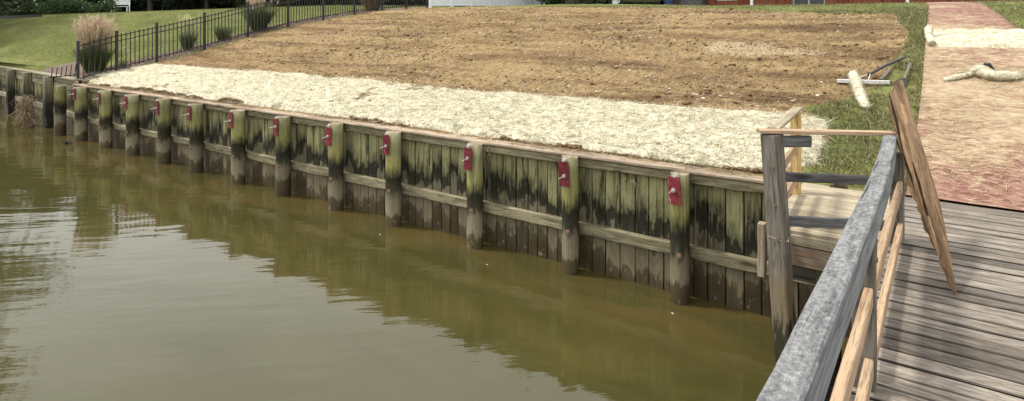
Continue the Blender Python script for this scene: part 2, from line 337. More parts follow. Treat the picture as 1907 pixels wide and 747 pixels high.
def ground_attrs(X, Y):
    wx = X + .22 * fbm(X * 2.2, Y * 2.2, 3, 31); wy = Y + .22 * fbm(X * 2.2, Y * 2.2, 3, 47)
    dirt = inpoly(wx, wy, DIRT).astype(float); pale = inpoly(X + .5 * fbm(X * 1.5, Y * 1.5, 3, 5), Y + .5 * fbm(X * 1.5, Y * 1.5, 3, 6), PALE).astype(float)
    path = inpoly(X, Y, PATHPOLY)
    mul = ((wx < -22.05) & (wx > -23.2) & (Y < 24)).astype(float)
    mul = np.maximum(mul, ((wx < -22.4) & (Y < 8.75 + .02 * (-22 - wx))).astype(float) * (wx > -26.5))
    mul = np.maximum(mul, (wx + .55 * wy < -42.5).astype(float) * (wy < 40)); mul = np.maximum(mul, ((wx < -28) & (wy > 24.6 - .12 * (wx + 28))).astype(float))
    mul = np.maximum(mul, ((X < -23) & (Y > 38)).astype(float))
    return dirt, pale, path, mul
def ground(name, xs, ys, fine, dz=0.):
    X, Y = np.meshgrid(xs, ys, indexing='ij'); Z = zt(X, Y) + dz
    dirt, pale, path, mul = ground_attrs(X, Y)
    if fine:
        ds = blur(dirt, 3)
        Z += ds * (.075 * fbm(X * .35, Y * 1.7, 3, 1) + .035 * fbm(X * 1.6, Y * 4.5, 3, 2) + .065 * np.maximum(fbm(X * 6, Y * 4, 3, 3), -.1) * (vn(X * .6, Y * .9, 9) + .75) + .035 * fbm(X * 13, Y * 11, 2, 4))
        Z += (1 - ds) * .03 * fbm(X * 3, Y * 3, 3, 8)
        Z = np.where(Y < 7.8, np.minimum(Z, -.005 + (Y - 7.6) * .15), Z)
        pb = blur(path.astype(float), 1); Z -= .12 * pb
    if name == 'lawn': Z = np.where(X > -21.98, Z - .14, Z)
    n, m = X.shape; V = np.stack([X, Y, Z], -1).reshape(-1, 3)
    i = (np.arange(n - 1) * m)[:, None] + np.arange(m - 1)[None]
    Fq = np.stack([i, i + m, i + m + 1, i + 1], -1).reshape(-1, 4)
    me = mesh_from(name, V, Fq, M_ground, True)
    for k, a in (('dirt', blur(dirt, 1)), ('pale', blur(pale, 3 if fine else 1)), ('mulch', blur(mul, 1))):
        at = me.attributes.new(k, 'FLOAT', 'POINT'); at.data.foreach_set('value', a.astype(np.float32).ravel())
    return setprops(add(name, me), kind='structure')
t = NT('ground_soil_and_lawn')
p = t.coord('World'); tr = t.noise(t.coord('World', (.28, 1.7, .5)), 1, 10, .68, .35); cl_ = t.noise(t.coord('World', (7, 3.4, 4)), 1, 8, .75, .4)
fn = t.noise(t.coord('World', (26, 9, 12)), 1, 6, .75); spk = t.vor(t.coord('World', (26, 34, 26)), 1)
dc = t.ramp(tr, [(.30, (.078, .047, .026)), (.43, (.165, .108, .056)), (.54, (.255, .18, .092)), (.74, (.325, .242, .135))])
dc = t.mix(.85, dc, t.ramp(cl_, [(.3, .5), (.5, 1.), (.7, 1.3)]), 'MULTIPLY')
dc = t.mix(.7, dc, t.ramp(fn, [(.32, .25), (.46, .95), (.7, 1.6)]), 'MULTIPLY')
dc = t.mix(t.rng(t.math('ADD', t.attr('pale'), t.rng(fn, .35, .65, -.6, .45)), .45, 1.0, 0, .6), dc, (.50, .415, .285))
gv = t.noise(t.coord('World', (.5, .9, .5)), 1, 6, .6); gf = t.noise(t.coord('World', (16, 8, 9)), 1, 7, .75)
gc = t.ramp(gv, [(.3, (.09, .108, .034)), (.5, (.135, .15, .048)), (.7, (.195, .195, .075))])
gc = t.mix(.8, gc, t.ramp(gf, [(.33, .4), (.5, 1.), (.66, 1.45)]), 'MULTIPLY')
mc = t.ramp(t.noise(t.coord('World', (22, 22, 22)), 1, 5, .7), [(.3, (.05, .036, .028)), (.5, (.16, .12, .095)), (.7, (.30, .24, .2))])
c = t.mix(t.rng(t.attr('dirt'), .3, .7), gc, dc); c = t.mix(t.rng(t.attr('mulch'), .3, .7), c, mc)
hb = t.math('ADD', t.math('MULTIPLY', cl_, 1.2), t.math('MULTIPLY', fn, .6))
M_ground = t.done(c, .95, t.bump(hb, .9, .05), .1)
ground('ground', np.linspace(-22.0, 2.6, 630), np.concatenate([np.arange(7.62, 13, .035), np.arange(13, 26, .055)]), True)
ground('lawn', np.concatenate([np.linspace(-120, -52, 35)[:-1], np.linspace(-52, -22.0, 220), [-21.95, -21.6]]), np.concatenate([np.linspace(8.28, 26, 190), np.linspace(26.6, 120, 60)]), False, -.004)
ground('far_ground', np.concatenate([np.linspace(-22.0, 8, 60), np.linspace(10, 200, 12)]), np.concatenate([np.linspace(25.95, 40, 30), np.linspace(44, 400, 24)]), False, -.02)
ground('side_ground', np.linspace(2.58, 60, 60), np.linspace(7.62, 26.2, 60), False, -.004)
# strip of the neighbour's ground between the lawn and its bulkhead
def nb(X): return 7.60 + (-22.2 - X) * .072
xs = np.linspace(-60, -21.9, 160); V = []
for x in xs: V += [(x, min(nb(x), 9.6) + .12, .10), (x, 8.0 if x > -24 else max(8.3, nb(x) + .2), float(zt(x, 8.3))), (x, max(8.45, nb(x) + .5), float(zt(x, max(8.45, nb(x) + .5))) - .01)]
Fq = np.array([(i * 3 + k, i * 3 + k + 1, i * 3 + k + 4, i * 3 + k + 3) for i in range(len(xs) - 1) for k in (0, 1)])
me = mesh_from('bank_strip', np.array(V), Fq, M_ground); a = me.attributes.new('mulch', 'FLOAT', 'POINT'); a.data.foreach_set('value', np.array([.9 if v[0] > -27 else 0. for v in V], np.float32))
setprops(add('bank_strip', me), kind='structure')

# water
t = NT('murky_water')
sh = t.noise(t.coord('World', (.55, 1.1, 1)), 1, 5, .6, .5); yv = t.sep(t.coord('World'), 1)
near = t.math('MULTIPLY', t.rng(yv, 4.2, 7.2), t.rng(sh, .38, .62))
c = t.mix(t.math('MULTIPLY', near, .75), t.ramp(sh, [(.3, (.044, .041, .012)), (.7, (.056, .052, .017))]), (.085, .060, .019))
rot = t.n.new('ShaderNodeVectorRotate'); rot.rotation_type = 'Z_AXIS'; rot.inputs['Angle'].default_value = -.75; t.l.new(t.coord('World'), rot.inputs['Vector'])
def wv(sc): m = t.n.new('ShaderNodeMapping'); m.inputs['Scale'].default_value = sc; t.l.new(rot.outputs[0], m.inputs['Vector']); return m.outputs[0]
w1 = t.noise(wv((.55, 1.9, 1)), 1, 2, .45, .15); w2 = t.noise(wv((1.8, 7.5, 1)), 1, 3, .5, .2)
calm = t.rng(t.noise(t.coord('World', (.22, .3, 1)), 1, 2, .5), .35, .65, .25, 1.)
hgt = t.math('ADD', t.math('MULTIPLY', w1, 1.0), t.math('MULTIPLY', t.math('MULTIPLY', w2, calm), .30))
M_water = t.done(c, .035, t.bump(hgt, .2, .05), .5); t.b.inputs['IOR'].default_value = 1.43
xs = np.array([-300, -60, -21.9, -21.8, 8, 300.]); V = []; Fq = []
for x in xs: V += [(x, -300, WATER), (x, 0, WATER), (x, 7.66 if x > -21.85 else 7.66 + min(-22 - x, 40) * .072 + .3, WATER)]
Fq = np.array([(i * 3 + k, i * 3 + 3 + k, i * 3 + k + 4, i * 3 + k + 1) for i in range(5) for k in (0, 1)])
setprops(add('water', mesh_from('water', np.array(V), Fq, M_water)), kind='structure')

# brick-red path with straw over it
t = NT('red_path_strewn_with_straw')
pv = t.coord('World'); big = t.noise(t.coord('World', (.8, 1.4, 1)), 1, 5, .65); stt = t.noise(t.coord('World', (5, 9, 6)), 1, 9, .78, .6)
red = t.ramp(t.noise(t.coord('World', (9, 14, 9)), 1, 5, .7), [(.3, (.13, .058, .045)), (.5, (.24, .13, .10)), (.7, (.35, .235, .185))])
yy = t.sep(pv, 1)
cov = t.math('ADD', t.rng(yy, 7.7, 10.2, -.2, .1), t.rng(yy, 12.2, 17.4, 0, -.24)); cov = t.math('ADD', cov, t.rng(big, .3, .7, -.18, .26))
m_ = t.rng(t.math('ADD', stt, t.math('SUBTRACT', cov, .0)), .42, .60, 0, .92)
c = t.mix(m_, red, t.ramp(stt, [(.3, (.23, .15, .10)), (.5, (.38, .295, .195)), (.7, (.53, .45, .32))]))
br = t.n.new('ShaderNodeTexBrick'); t.set(br, 'Vector', t.coord('World', (1, 1, 1))); t.set(br, 'Scale', 1.); br.inputs['Brick Width'].default_value = .2; br.inputs['Row Height'].default_value = .1; br.inputs['Mortar Size'].default_value = .006
c = t.mix(t.math('MULTIPLY', t.math('MULTIPLY', br.outputs['Fac'], .2), t.math('SUBTRACT', 1., m_)), c, (.13, .07, .05))
M_path = t.done(c, .9, t.bump(t.math('ADD', stt, t.math('MULTIPLY', br.outputs['Fac'], -.3)), .5, .02), .15)
def edge(E, s):
    E = np.array(E); d = np.concatenate([[0], np.cumsum(np.hypot(*np.diff(E, axis=0).T))]); d /= d[-1]
    return np.stack([np.interp(s, d, E[:, 0]), np.interp(s, d, E[:, 1])], -1)
s = np.linspace(0, 1, 120); A, B = edge(PATHL, s), edge(PATHR, s); k = np.linspace(0, 1, 14)
P2 = A[:, None] * (1 - k)[None, :, None] + B[:, None] * k[None, :, None]
Z = zt(P2[..., 0], P2[..., 1]) + .012 + .012 * fbm(P2[..., 0] * 2, P2[..., 1] * 2, 3, 3)
top = np.concatenate([P2, Z[..., None]], -1)
lowl = top[:, :1].copy(); lowl[..., 2] -= .12; lowr = top[:, -1:].copy(); lowr[..., 2] -= .12
G = np.concatenate([lowl, top, lowr], 1); n, m = G.shape[:2]; i = (np.arange(n - 1) * m)[:, None] + np.arange(m - 1)[None]
setprops(add('path', mesh_from('path', G.reshape(-1, 3), np.stack([i, i + 1, i + m + 1, i + m], -1).reshape(-1, 4), M_path)), kind='structure')

# ------------------------------------------------------------------ the bulkhead and its piles
XE, XW = -1.25, -22.3
bh = thing('timber_bulkhead', (-11, 7.6, WATER), 'long algae stained timber bulkhead wall holding the bare soil bank', 'bulkhead')
x = XW + .1; i = 0
while x < 2.2:
    w = R.choice((R.uniform(.165, .19), R.uniform(.19, .21), R.uniform(.2, .228)))
    board('plank', M_plank, 1.95, w - .013, .05, bh, (x + w / 2, 7.62 + R.uniform(-.004, .004), -1.01 + R.uniform(-.01, .01)), (R.uniform(-.004, .004), 0, 1), (0, -1, 0), seg=3, bev=.007, wob=.003, var=6); x += w
PX = [153.5, 200, 249.5, 308, 368, 446, 529, 627, 733, 885, 1063, 1266]
PXW = [at_Y(x, 7.38) for x in PX]
bx = [XW] + PXW + [-.6, .9, 2.2]
for a, b in zip(bx[:-1], bx[1:]):
    for nm, z, h, th in (('top_wale', -.105, .125, .075), ('middle_wale', -1.04, .155, .085)):
        beam(nm, M_wale, (a + .004, 7.592 - th / 2, z + R.uniform(-.008, .008)), (b - .004, 7.592 - th / 2, z + R.uniform(-.008, .008)), th, h, bh, wob=.004, bev=.01, seg=7)
xs = [XW, -19.2, -15.6, -12.1, -8.4, -4.9, XE - .1]
for a, b in zip(xs[:-1], xs[1:]):
    beam('cap_board', M_cap, (a + .003, 7.605, -.019), (b - .003, 7.605, -.019 + R.uniform(0, .004)), .27, .04, bh, wob=.005, bev=.008, seg=12)
setprops(add('bank_soil', mesh_from('bank_soil', *join([board_vf(42, .3, 2.4, 1, .001, 0)]), M_clod), None, Matrix.Translation((-1.1, 7.84, -1.26))), kind='structure')
ordn = ['first', 'second', 'third', 'fourth', 'fifth', 'sixth', 'seventh', 'eighth', 'ninth', 'tenth', 'eleventh', 'twelfth']
def pile_mesh(r, h, seed, tiltx=0.):
    rr = random.Random(seed); n = 18; V = []; Fc = []; L = 12
    ph = rr.uniform(0, 6)
    for i in range(L + 1):
        f = i / L; z = f * h
        q = r * (1.03 - .05 * f) * (1 - (.035 if i == L else 0))
        for k in range(n):
            a = 2 * math.pi * k / n; w = q * (1 + .018 * math.sin(2 * a + ph) + rr.uniform(-.012, .012))
            V.append((w * math.cos(a) + tiltx * f, w * math.sin(a), z + (rr.uniform(-.012, .012) if i == L else 0)))
    for i in range(L):
        for k in range(n): a, c = i * n + k, i * n + (k + 1) % n; Fc.append((a, c, c + n, a + n))
    V.append((tiltx, 0, h - .012)); c = len(V) - 1; T = L * n
    V2 = V; top = [(T + k, T + (k + 1) % n, c) for k in range(n)]
    me = mesh_from('pile', V2, Fc + top, M_pile); me.materials.append(M_pend)
    for p in me.polygons: p.use_smooth = len(p.vertices) == 4; p.material_index = 0 if len(p.vertices) == 4 else 1
    return me
def plate_mesh(w, h, th):
    V, Fc = board_vf(h, w, th, 4, .004, .003, 5); return mesh_from('plate', V, Fc, M_red)
PLATE = plate_mesh(.16, .34, .012)
bolt_vf = join([tube_vf([(0, 0, 0), (0, 0, .012)], .034, 12), tube_vf([(0, 0, .012), (0, 0, .032)], .018, 6)])
BOLT = mesh_from('bolt', *bolt_vf, M_galv); RBOLT = mesh_from('rusty_bolt', *bolt_vf, M_rust)
ROD = mesh_from('rod', *join([tube_vf([(0, 0, 0), (0, 0, .14)], .0075, 8), tube_vf([(0, 0, .012), (0, 0, .03)], .022, 6), tube_vf([(0, 0, 0), (0, 0, .01)], .03, 10)]), M_galv)
for k, (xw, px) in enumerate(zip(PXW, PX)):
    r = .118 + .045 * max(0, (1150 - px) / 1000); n = 11 - k
    lab = ('round timber pile with red plate nearest the dock landing' if n == 0 else 'round timber pile with red plate farthest from the dock, beside the black fence end' if n == 11 else
           f'round timber pile with red plate, {ordn[n]} from the dock landing')
    yc = 7.507 - r
    po = thing('timber_pile', (xw, yc, -2.6), lab, 'pile', 'round piles along the bulkhead')
    sd_ = R.uniform(-.02, .01); h = 2.585 + R.uniform(-.02, .015)
    add('pile_shaft', pile_mesh(r, h, k, sd_), po, Matrix.Translation((xw, yc, -2.6)))
    fy = yc - r * 1.0; zc = -.235 + R.uniform(-.015, .015); xx = xw + sd_ * .9 - .02
    pl = add('red_plate', PLATE, po, frame((xx, fy - .016, zc), (R.uniform(-.07, .07), 0, 1), (R.uniform(-.1, .1), -1, R.uniform(-.05, .05))))
    add('tie_rod', ROD, pl, frame((xx + R.uniform(-.01, .01), fy - .022, zc - .01 + R.uniform(-.02, .02)), (1, 0, 0), (R.uniform(-.12, .05), -1, R.uniform(-.16, .02))))
    add('bolt', BOLT, po, frame((xx + .005, fy - .001, -.045), (1, 0, 0), (0, -1, .1)))
    add('bolt', RBOLT, po, frame((xx + .05, fy + .012, -1.03 + R.uniform(-.02, .02)), (1, 0, 0), (.25, -1, 0)))
# roots and weeds hanging from the cap
def strands(name, mat, P, D, L, W, droop, S=4, rg=rng, curl=.3):
    """N thin ribbons from points P along D, length L, half width W, bending under droop"""
    N = len(P); D = D / np.linalg.norm(D, axis=1)[:, None]; s = np.linspace(0, 1, S)
    L = np.broadcast_to(np.asarray(L, float), (N,)); side = np.cross(D, [0, 0, 1.]) + rg.normal(size=(N, 3)) * .25; side /= np.linalg.norm(side, axis=1)[:, None] + 1e-9
    cv = rg.normal(size=(N, 3)) * curl
    C = P[:, None] + D[:, None] * (L[:, None] * s)[..., None] + cv[:, None] * (L[:, None] * s ** 2)[..., None] * .6
    C[..., 2] -= droop * L[:, None] * s ** 2
    w = np.broadcast_to(np.asarray(W, float), (N,))
    return mesh_from(name, *ribbon(C, side[:, None] * (w[:, None] * (1.05 - s) ** .6)[..., None]), mat)

# the neighbour's bulkhead on the left
nbw = thing('neighbour_bulkhead', (-26, 7.9, WATER), 'pale timber bulkhead with square posts at the left edge below the green lawn', 'bulkhead')
x = -40.
while x < XW:
    w = R.uniform(.19, .22); y = nb(x + w / 2) + .07
    board('plank', M_plank, 1.85, w - .008, .05, nbw, (x + w / 2, y, -1.1), (0, 0, 1), (-.072, -1, 0), seg=2, wob=.003, var=6); x += w
beam('backfill', M_clod, (-40, nb(-40) + .20, -.91), (XW + .3, nb(XW) + .20, -.91), .2, 2.02, nbw, seg=1, wob=0)
sx = [-40, -37, -34.4, -32, -29.6, -27.1, -24.75, XW]
for a, b in zip(sx[:-1], sx[1:]):
    for nm, z, h, th, mt in (('upper_board', .02, .15, .05, M_nwood), ('upper_board', -.16, .17, .06, M_nwood), ('middle_wale', -1.02, .17, .08, M_nwood)):
        beam(nm, mt, (a + .004, nb(a) + .042 - th / 2, z), (b - .004, nb(b) + .042 - th / 2, z), th, h, nbw, wob=.005, bev=.01)
    beam('cap_board', M_nwood, (a + .003, nb(a) + .05, .125), (b - .003, nb(b) + .05, .125), .30, .045, nbw, wob=.006)
board('end_post', M_nwood, .36, .1, .1, nbw, (XW + .07, nb(XW) - .03, -.09), (0, 0, 1), (0, -1, 0))
for xw in [at_Y(15.5, 7.95), at_Y(42, 7.72), at_Y(80, 7.5), at_Y(-14, 8.2), at_Y(-48, 8.5)]:
    board('square_post', M_npile, 2.75, .26, .24, nbw, (xw, nb(xw) - .145, -1.29 + R.uniform(0, .03)), (R.uniform(-.01, .01), 0, 1), (-.072, -1, 0), bev=.02, wob=.008)
xw = at_Y(116, 7.4)
po = thing('timber_pile', (xw, 7.38, -2.6), 'round timber pile without a plate, between square posts and plated piles', 'pile')
add('pile_shaft', pile_mesh(.165, 2.53, 40), po, Matrix.Translation((xw, 7.345, -2.6)))
# dead brush caught on the neighbour's wall
c0 = Vector((at_Y(50, 7.35), 7.30, -1.0)); N = 1500
t_ = rng.uniform(0, 1, N); P = np.stack([c0.x + rng.normal(0, .34, N) * (1 - .55 * t_) + .12 * t_, c0.y + .02 + rng.normal(0, .10, N), WATER + .02 + t_ * 1.0], -1)
D = np.stack([rng.normal(.1, .8, N), rng.normal(-.2, .4, N), rng.normal(.1, .6, N)], -1)
setprops(add('dead_brush', strands('dead_brush', M_dead, P, D, rng.uniform(.12, .4, N), .006, .5)), 'tangle of dead brown brush caught against the left bulkhead posts', 'brush')

# ------------------------------------------------------------------ the dock, landing, railings
dk = thing('wooden_dock', (.8, 3, 0), 'weathered grey plank dock with wooden railing leading up to the red path', 'dock')
y = -4.0
while y < 7.62:
    w = R.uniform(.138, .146)
    if y + w > 7.54: w = 7.675 - y
    o = R.uniform(-.012, .012)
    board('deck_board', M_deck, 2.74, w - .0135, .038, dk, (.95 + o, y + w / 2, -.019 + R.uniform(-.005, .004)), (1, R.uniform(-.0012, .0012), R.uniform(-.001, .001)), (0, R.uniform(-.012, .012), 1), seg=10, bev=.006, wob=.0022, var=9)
    y += w
for x in (-.36, .55, 1.4, 2.2): beam('stringer', M_post, (x, -4, -.172), (x, 7.45, -.172), .09, .26, dk, seg=12, wob=.004)
for y in (-2.6, .3, 3.42, 6.02):
    for x in (-.46, 2.3):
        add('dock_pile', mesh_from('dock_pile', *tube_vf([(0, 0, -2.6), (0, 0, -1.2), (0, 0, -.32)], [.12, .115, .11], 14, True, .02), M_npile), dk, Matrix.Translation((x, y, 0)))
    beam('cross_beam', M_post, (-.55, y - .19, -.43), (2.4, y - .19, -.43), .09, .24, dk)
rl = add('railing', mesh_from('railing_post', *board_vf(1.66, .10, .09, 8, .006, .003, 3), M_post), dk, frame((-.325, 3.50, -.09), (0, 0, 1), (0, -1, 0)))
setprops(rl, 'weathered grey railing with newer lower rails along the dock')
def rail_add(name, mat, a, b, W, T, **k): return beam(name, mat, a, b, W, T, rl, **k)
board('post', M_post, 1.64, .10, .09, rl, (-.325, 6.05, -.08), (0, 0, 1), (0, -1, 0), seg=8)
board('post', M_post, 1.66, .10, .09, rl, (-.325, .55, -.09), (0, 0, 1), (0, -1, 0), seg=8)
# handrail: one heavy timber, bowed to the left and slightly down towards its far end
V, Fc = [], []; S = 40; rr = random.Random(3)
for i in range(S + 1):
    y = -.4 + 6.52 * i / S; q = max(0, (y - 4.0) / 2.1); cx_ = -.325 - .052 * q ** 1.7; w, h = .0465, .165; zt_ = .90 - .012 * math.sin(math.pi * min(1, max(0, (y - 1) / 5)))
    e = [rr.uniform(.004, .011) for _ in range(4)]; jx = rr.uniform(-.0015, .0015)
    for (x, z) in ((-w + e[0], -h), (w - e[1], -h), (w, -h + e[1]), (w, -e[2]), (w - e[2], rr.uniform(-.002, .001)), (-w + e[3], rr.uniform(-.002, .001)), (-w, -e[3]), (-w, -h + e[0])): V.append((y, -(cx_ + x + jx), zt_ + z))
for i in range(S):
    for k in range(8): a, c = i * 8 + k, i * 8 + (k + 1) % 8; Fc.append((a, a + 8, c + 8, c))
Fc += [tuple(range(8)), tuple(S * 8 + k for k in range(7, -1, -1))]
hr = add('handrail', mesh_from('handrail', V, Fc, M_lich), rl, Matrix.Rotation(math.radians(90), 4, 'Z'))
for y0, y1 in ((.605, 3.447), (3.553, 5.995)):
    for z in (.475, .125): rail_add('lower_rail', M_new, (-.30, y0, z), (-.30 + R.uniform(-.004, .004), y1, z + R.uniform(-.006, .006)), .040, .088, seg=6, wob=.0018)
BOLTR = mesh_from('bolt_head', *tube_vf([(0, 0, 0), (0, 0, .012)], .013, 8), M_rust)
for y in (3.50, 6.05): add('bolt', BOLTR, rl, frame((-.281, y + .01, .64), (0, 1, 0), (1, 0, 0)))

ld = thing('dock_landing', (-.85, 6.7, 0), 'small pale plank landing beside the dock with a guard rail around it', 'landing')
y = 5.80
while y < 7.6:
    w = .142 if y < 7.4 else 7.66 - y
    board('deck_board', M_light, .90, w - .006, .038, ld, (-.88, y + w / 2, -.019 + R.uniform(-.002, .002)), (1, 0, 0), (0, 0, 1), seg=5, var=6); y += w
beam('fascia_board', M_light, (-1.335, 5.775, -.07), (-.44, 5.775, -.07), .040, .085, ld)
beam('fascia_board', M_fascia, (-1.335, 5.78, -.205), (-.44, 5.78, -.205), .045, .17, ld)
beam('side_joist', M_fascia, (-1.30, 5.81, -.17), (-1.30, 7.48, -.17), .04, .24, ld)
beam('middle_joist', M_fascia, (-.9, 5.81, -.17), (-.9, 7.48, -.17), .04, .24, ld)
board('cleat', M_fascia, .47, .06, .09, ld, (-1.335, 5.745, -.20), (0, 0, 1), (0, -1, 0))
add('landing_pile', mesh_from('landing_pile', *tube_vf([(0, 0, -2.6), (0, 0, -1.2), (0, 0, -.30)], [.11, .105, .10], 14, True, .02), M_npile), ld, Matrix.Translation((-.84, 6.02, 0)))
add('bolt', RBOLT, ld, frame((-.80, 5.918, -.62), (1, 0, 0), (.1, -1, 0)))
beam('cross_beam', M_post, (-1.3, 6.17, -.46), (-.45, 6.17, -.46), .08, .2, ld)
PL_ = at_d(1437, 246, 5.18)
gd = add('guard_rail', mesh_from('guard_post', *board_vf(3.3, .145, .14, 10, .012, .003, 8), M_tpost), ld, frame((PL_.x + .105, PL_.y, -.765), (-.064, 0, 1), (-.25, -1, 0)))
setprops(gd, 'grey guard rail with a tall post and two new timber cap rails')
cx0, cy0 = PL_.x, PL_.y; ex, ey = -.372, 5.985
dx, dy = ex - cx0, ey - cy0; L_ = math.hypot(dx, dy); ux, uy = dx / L_, dy / L_
for z, h in ((.52, .075), (.145, .085)): beam('rail', M_rail, (cx0 + ux * .06, cy0 + uy * .06, z), (ex + .0, ey, z - .012), .042, h, gd, wob=.003, seg=7)
beam('short_rail', M_rail, (cx0 + ux * .05, cy0 + uy * .05, .825), (cx0 + ux * .32, cy0 + uy * .32, .825), .045, .095, gd)
beam('cap_rail', M_new, (cx0 - ux * .11, cy0 - uy * .11, .909), (ex + ux * .02, ey + uy * .02, .905), .095, .034, gd, wob=.0015)
P2_ = at_z(1482, 360, 0.); 
board('new_post', M_newy, .88, .085, .085, gd, (P2_.x, P2_.y, .44), (0, 0, 1), (-.3, -1, 0), wob=.001)
sxv = Vector((P2_.x - cx0, P2_.y - cy0, 0)).normalized()
a0 = Vector((cx0, cy0, 0)) + sxv * .06; b0 = Vector((P2_.x, P2_.y, 0)) - sxv * .045
beam('cap_rail', M_light, (a0.x, a0.y, .911), (P2_.x + sxv.x * .14, P2_.y + sxv.y * .14, .90), .10, .034, gd, wob=.0015)
for z in (.50, .16): beam('side_rail', M_new, (a0.x, a0.y, z), (b0.x, b0.y, z), .04, .088, gd, wob=.0015)
for z, s in ((.62, 1), (.30, 1), (.02, 0)):
    add('bolt', BOLTR if s else BOLTR, gd, frame((PL_.x + .01 + (.88 - z) * .064, PL_.y - .074, z), (1, 0, 0), (-.25, -1, 0)))
# wire tied round the tall post
n = 12; wp = [(PL_.x + .055 + .078 * math.copysign(min(1, abs(1.25 * math.cos(a))), math.cos(a)), PL_.y + .078 * math.copysign(min(1, abs(1.25 * math.sin(a))), math.sin(a)), .02 + .012 * math.sin(a * 2)) for a in np.linspace(0, 2 * math.pi, n)]
add('tied_wire', mesh_from('tied_wire', *tube_vf(wp + [(PL_.x + .16, PL_.y - .14, .035)], .003, 6), M_straw), gd)

# the split board leaning on the railing
Bt = Vector((.055, 5.02, .012)); Tp = Vector((-.37, 6.33, 1.31)); ax = (Tp - Bt).normalized()
fn_ = Vector((.15, -.92, .35)); Mb = frame((Bt + Tp) / 2, ax, fn_); L = (Tp - Bt).length
S = 44; V = []; Fc = []; rr = random.Random(9)
for i in range(S + 1):
    f = i / S; x = -L / 2 + L * f
    right = -(.010 + .062 * min(1, f / .35) ** .8)
    left = .006 + .085 * min(1, f / .38) ** .9 - .095 * max(0, (f - .86) / .14) + .006 * math.sin(f * 31) * (f > .12) + rr.uniform(-.006, .006) * (.1 < f < .95)
    if f > .96: left *= 1 - .5 * (f - .96) / .04
    if left < right + .012: left = right + .012
    T = .034 * min(1, .35 + f * 2.2); dl = rr.uniform(-.010, .006)
    for (y, z) in ((right, -T / 2), (right, T / 2), ((left + right) / 2, T / 2 + rr.uniform(-.002, .002)), (left - .014, T / 2), (left + dl, T / 2 - .014), (left + rr.uniform(-.014, .004), -T / 2 + .006), (left - .016, -T / 2)): V.append((x, y, z))
n = 7
for i in range(S):
    for k in range(n): a, c = i * n + k, i * n + (k + 1) % n; Fc.append((a, a + n, c + n, c))
Fc += [tuple(range(n)), tuple(S * n + k for k in range(n - 1, -1, -1))]
me = mesh_from('board_body', V, Fc, M_broken); me.materials.append(M_split)
for i, p in enumerate(me.polygons):
    if i < S * n and (i % n) in (3, 4, 5): p.material_index = 1
bb = thing('broken_board', Bt, 'long splintered brown board leaning against the grey handrail', 'board')
add('board_body', me, bb, Mb)
def sliver(x0, x1, y, wd, th, z, mat=M_split):
    V = []; Fc = []; s = 6
    for i in range(s + 1):
        f = i / s; w = wd * (1 - abs(2 * f - 1) ** 2) + .002; x = x0 + (x1 - x0) * f
        V += [(x, y - w + rr.uniform(-.004, .004), z), (x, y + rr.uniform(-.003, .003), z + th * (1 - abs(2 * f - 1))), (x, y + w, z)]
    for i in range(s):
        a = i * 3; Fc += [(a, a + 1, a + 4, a + 3), (a + 1, a + 2, a + 5, a + 4)]
    return mesh_from('splinter', V, Fc, mat)
for x0, x1, y, wd, th in ((-.05, .35, .055, .016, .012), (-.35, .05, .05, .014, .012), (.12, .52, .035, .022, .006), (.40, .62, -.01, .032, .004), (-.62, -.3, .03, .01, .008)):
    add('splinter', sliver(L / 2 * x0 * 1.2, L / 2 * x1 * 1.2, y, wd, th, .0175), bb, Mb)

for x0, x1, y, wd, th in ((-.5, .1, .028, .010, .003), (-.15, .55, .066, .009, .003), (.3, .85, .058, .008, .003)):
    add('split', sliver(L / 2 * x0, L / 2 * x1, y, wd, th, .0178, M_crack), bb, Mb)
# ------------------------------------------------------------------ the black metal fence and the white one behind
FX = -22.0
FY = [7.68, 8.56, 9.76, 11.5, 13.2, 14.97, 16.7, 18.4, 20.1, 21.7, 23.2]
FY = [7.70, 8.62, 9.85, 11.5, 13.2, 14.97, 16.7, 18.4, 20.1, 21.7, 23.2]
bf = thing('black_metal_fence', (FX, 7.7, .05), 'black metal picket fence climbing the bank between the lawn and bare soil', 'fence')
FZ = [float(np.interp(y, PY, PL)) + (.06 if i else .02) for i, y in enumerate(FY)]
def fx(y): return FX - .5 * max(0, (8.62 - y) / .92)
def bar(name, mat, a, b, w, parent, t_=None): return beam(name, mat, a, b, w, t_ or w, parent, up=(1, 0, 0), seg=1, bev=.003, wob=0, var=1)
for y, z in zip(FY, FZ): bar('post', M_black, (fx(y), y, z - .15), (fx(y), y, z + 1.27), .075, bf); board('post_cap', M_black, .03, .09, .09, bf, (fx(y), y, z + 1.285), (0, 0, 1), (1, 0, 0), seg=1, bev=.01, wob=0, var=1)
for (y0, z0), (y1, z1) in zip(zip(FY[:-1], FZ[:-1]), zip(FY[1:], FZ[1:])):
    for h in (1.13, .96, .10): bar('rail', M_black, (fx(y0), y0 + .03, z0 + h + (z1 - z0) * .02), (fx(y1), y1 - .03, z1 + h), .032, bf)
    n = round((y1 - y0) / .135)
    for k in range(1, n):
        f = k / n; y = y0 + (y1 - y0) * f; z = z0 + (z1 - z0) * f
        bar('picket', M_black, (fx(y), y, z + .04), (fx(y), y, z + 1.19), .027, bf)
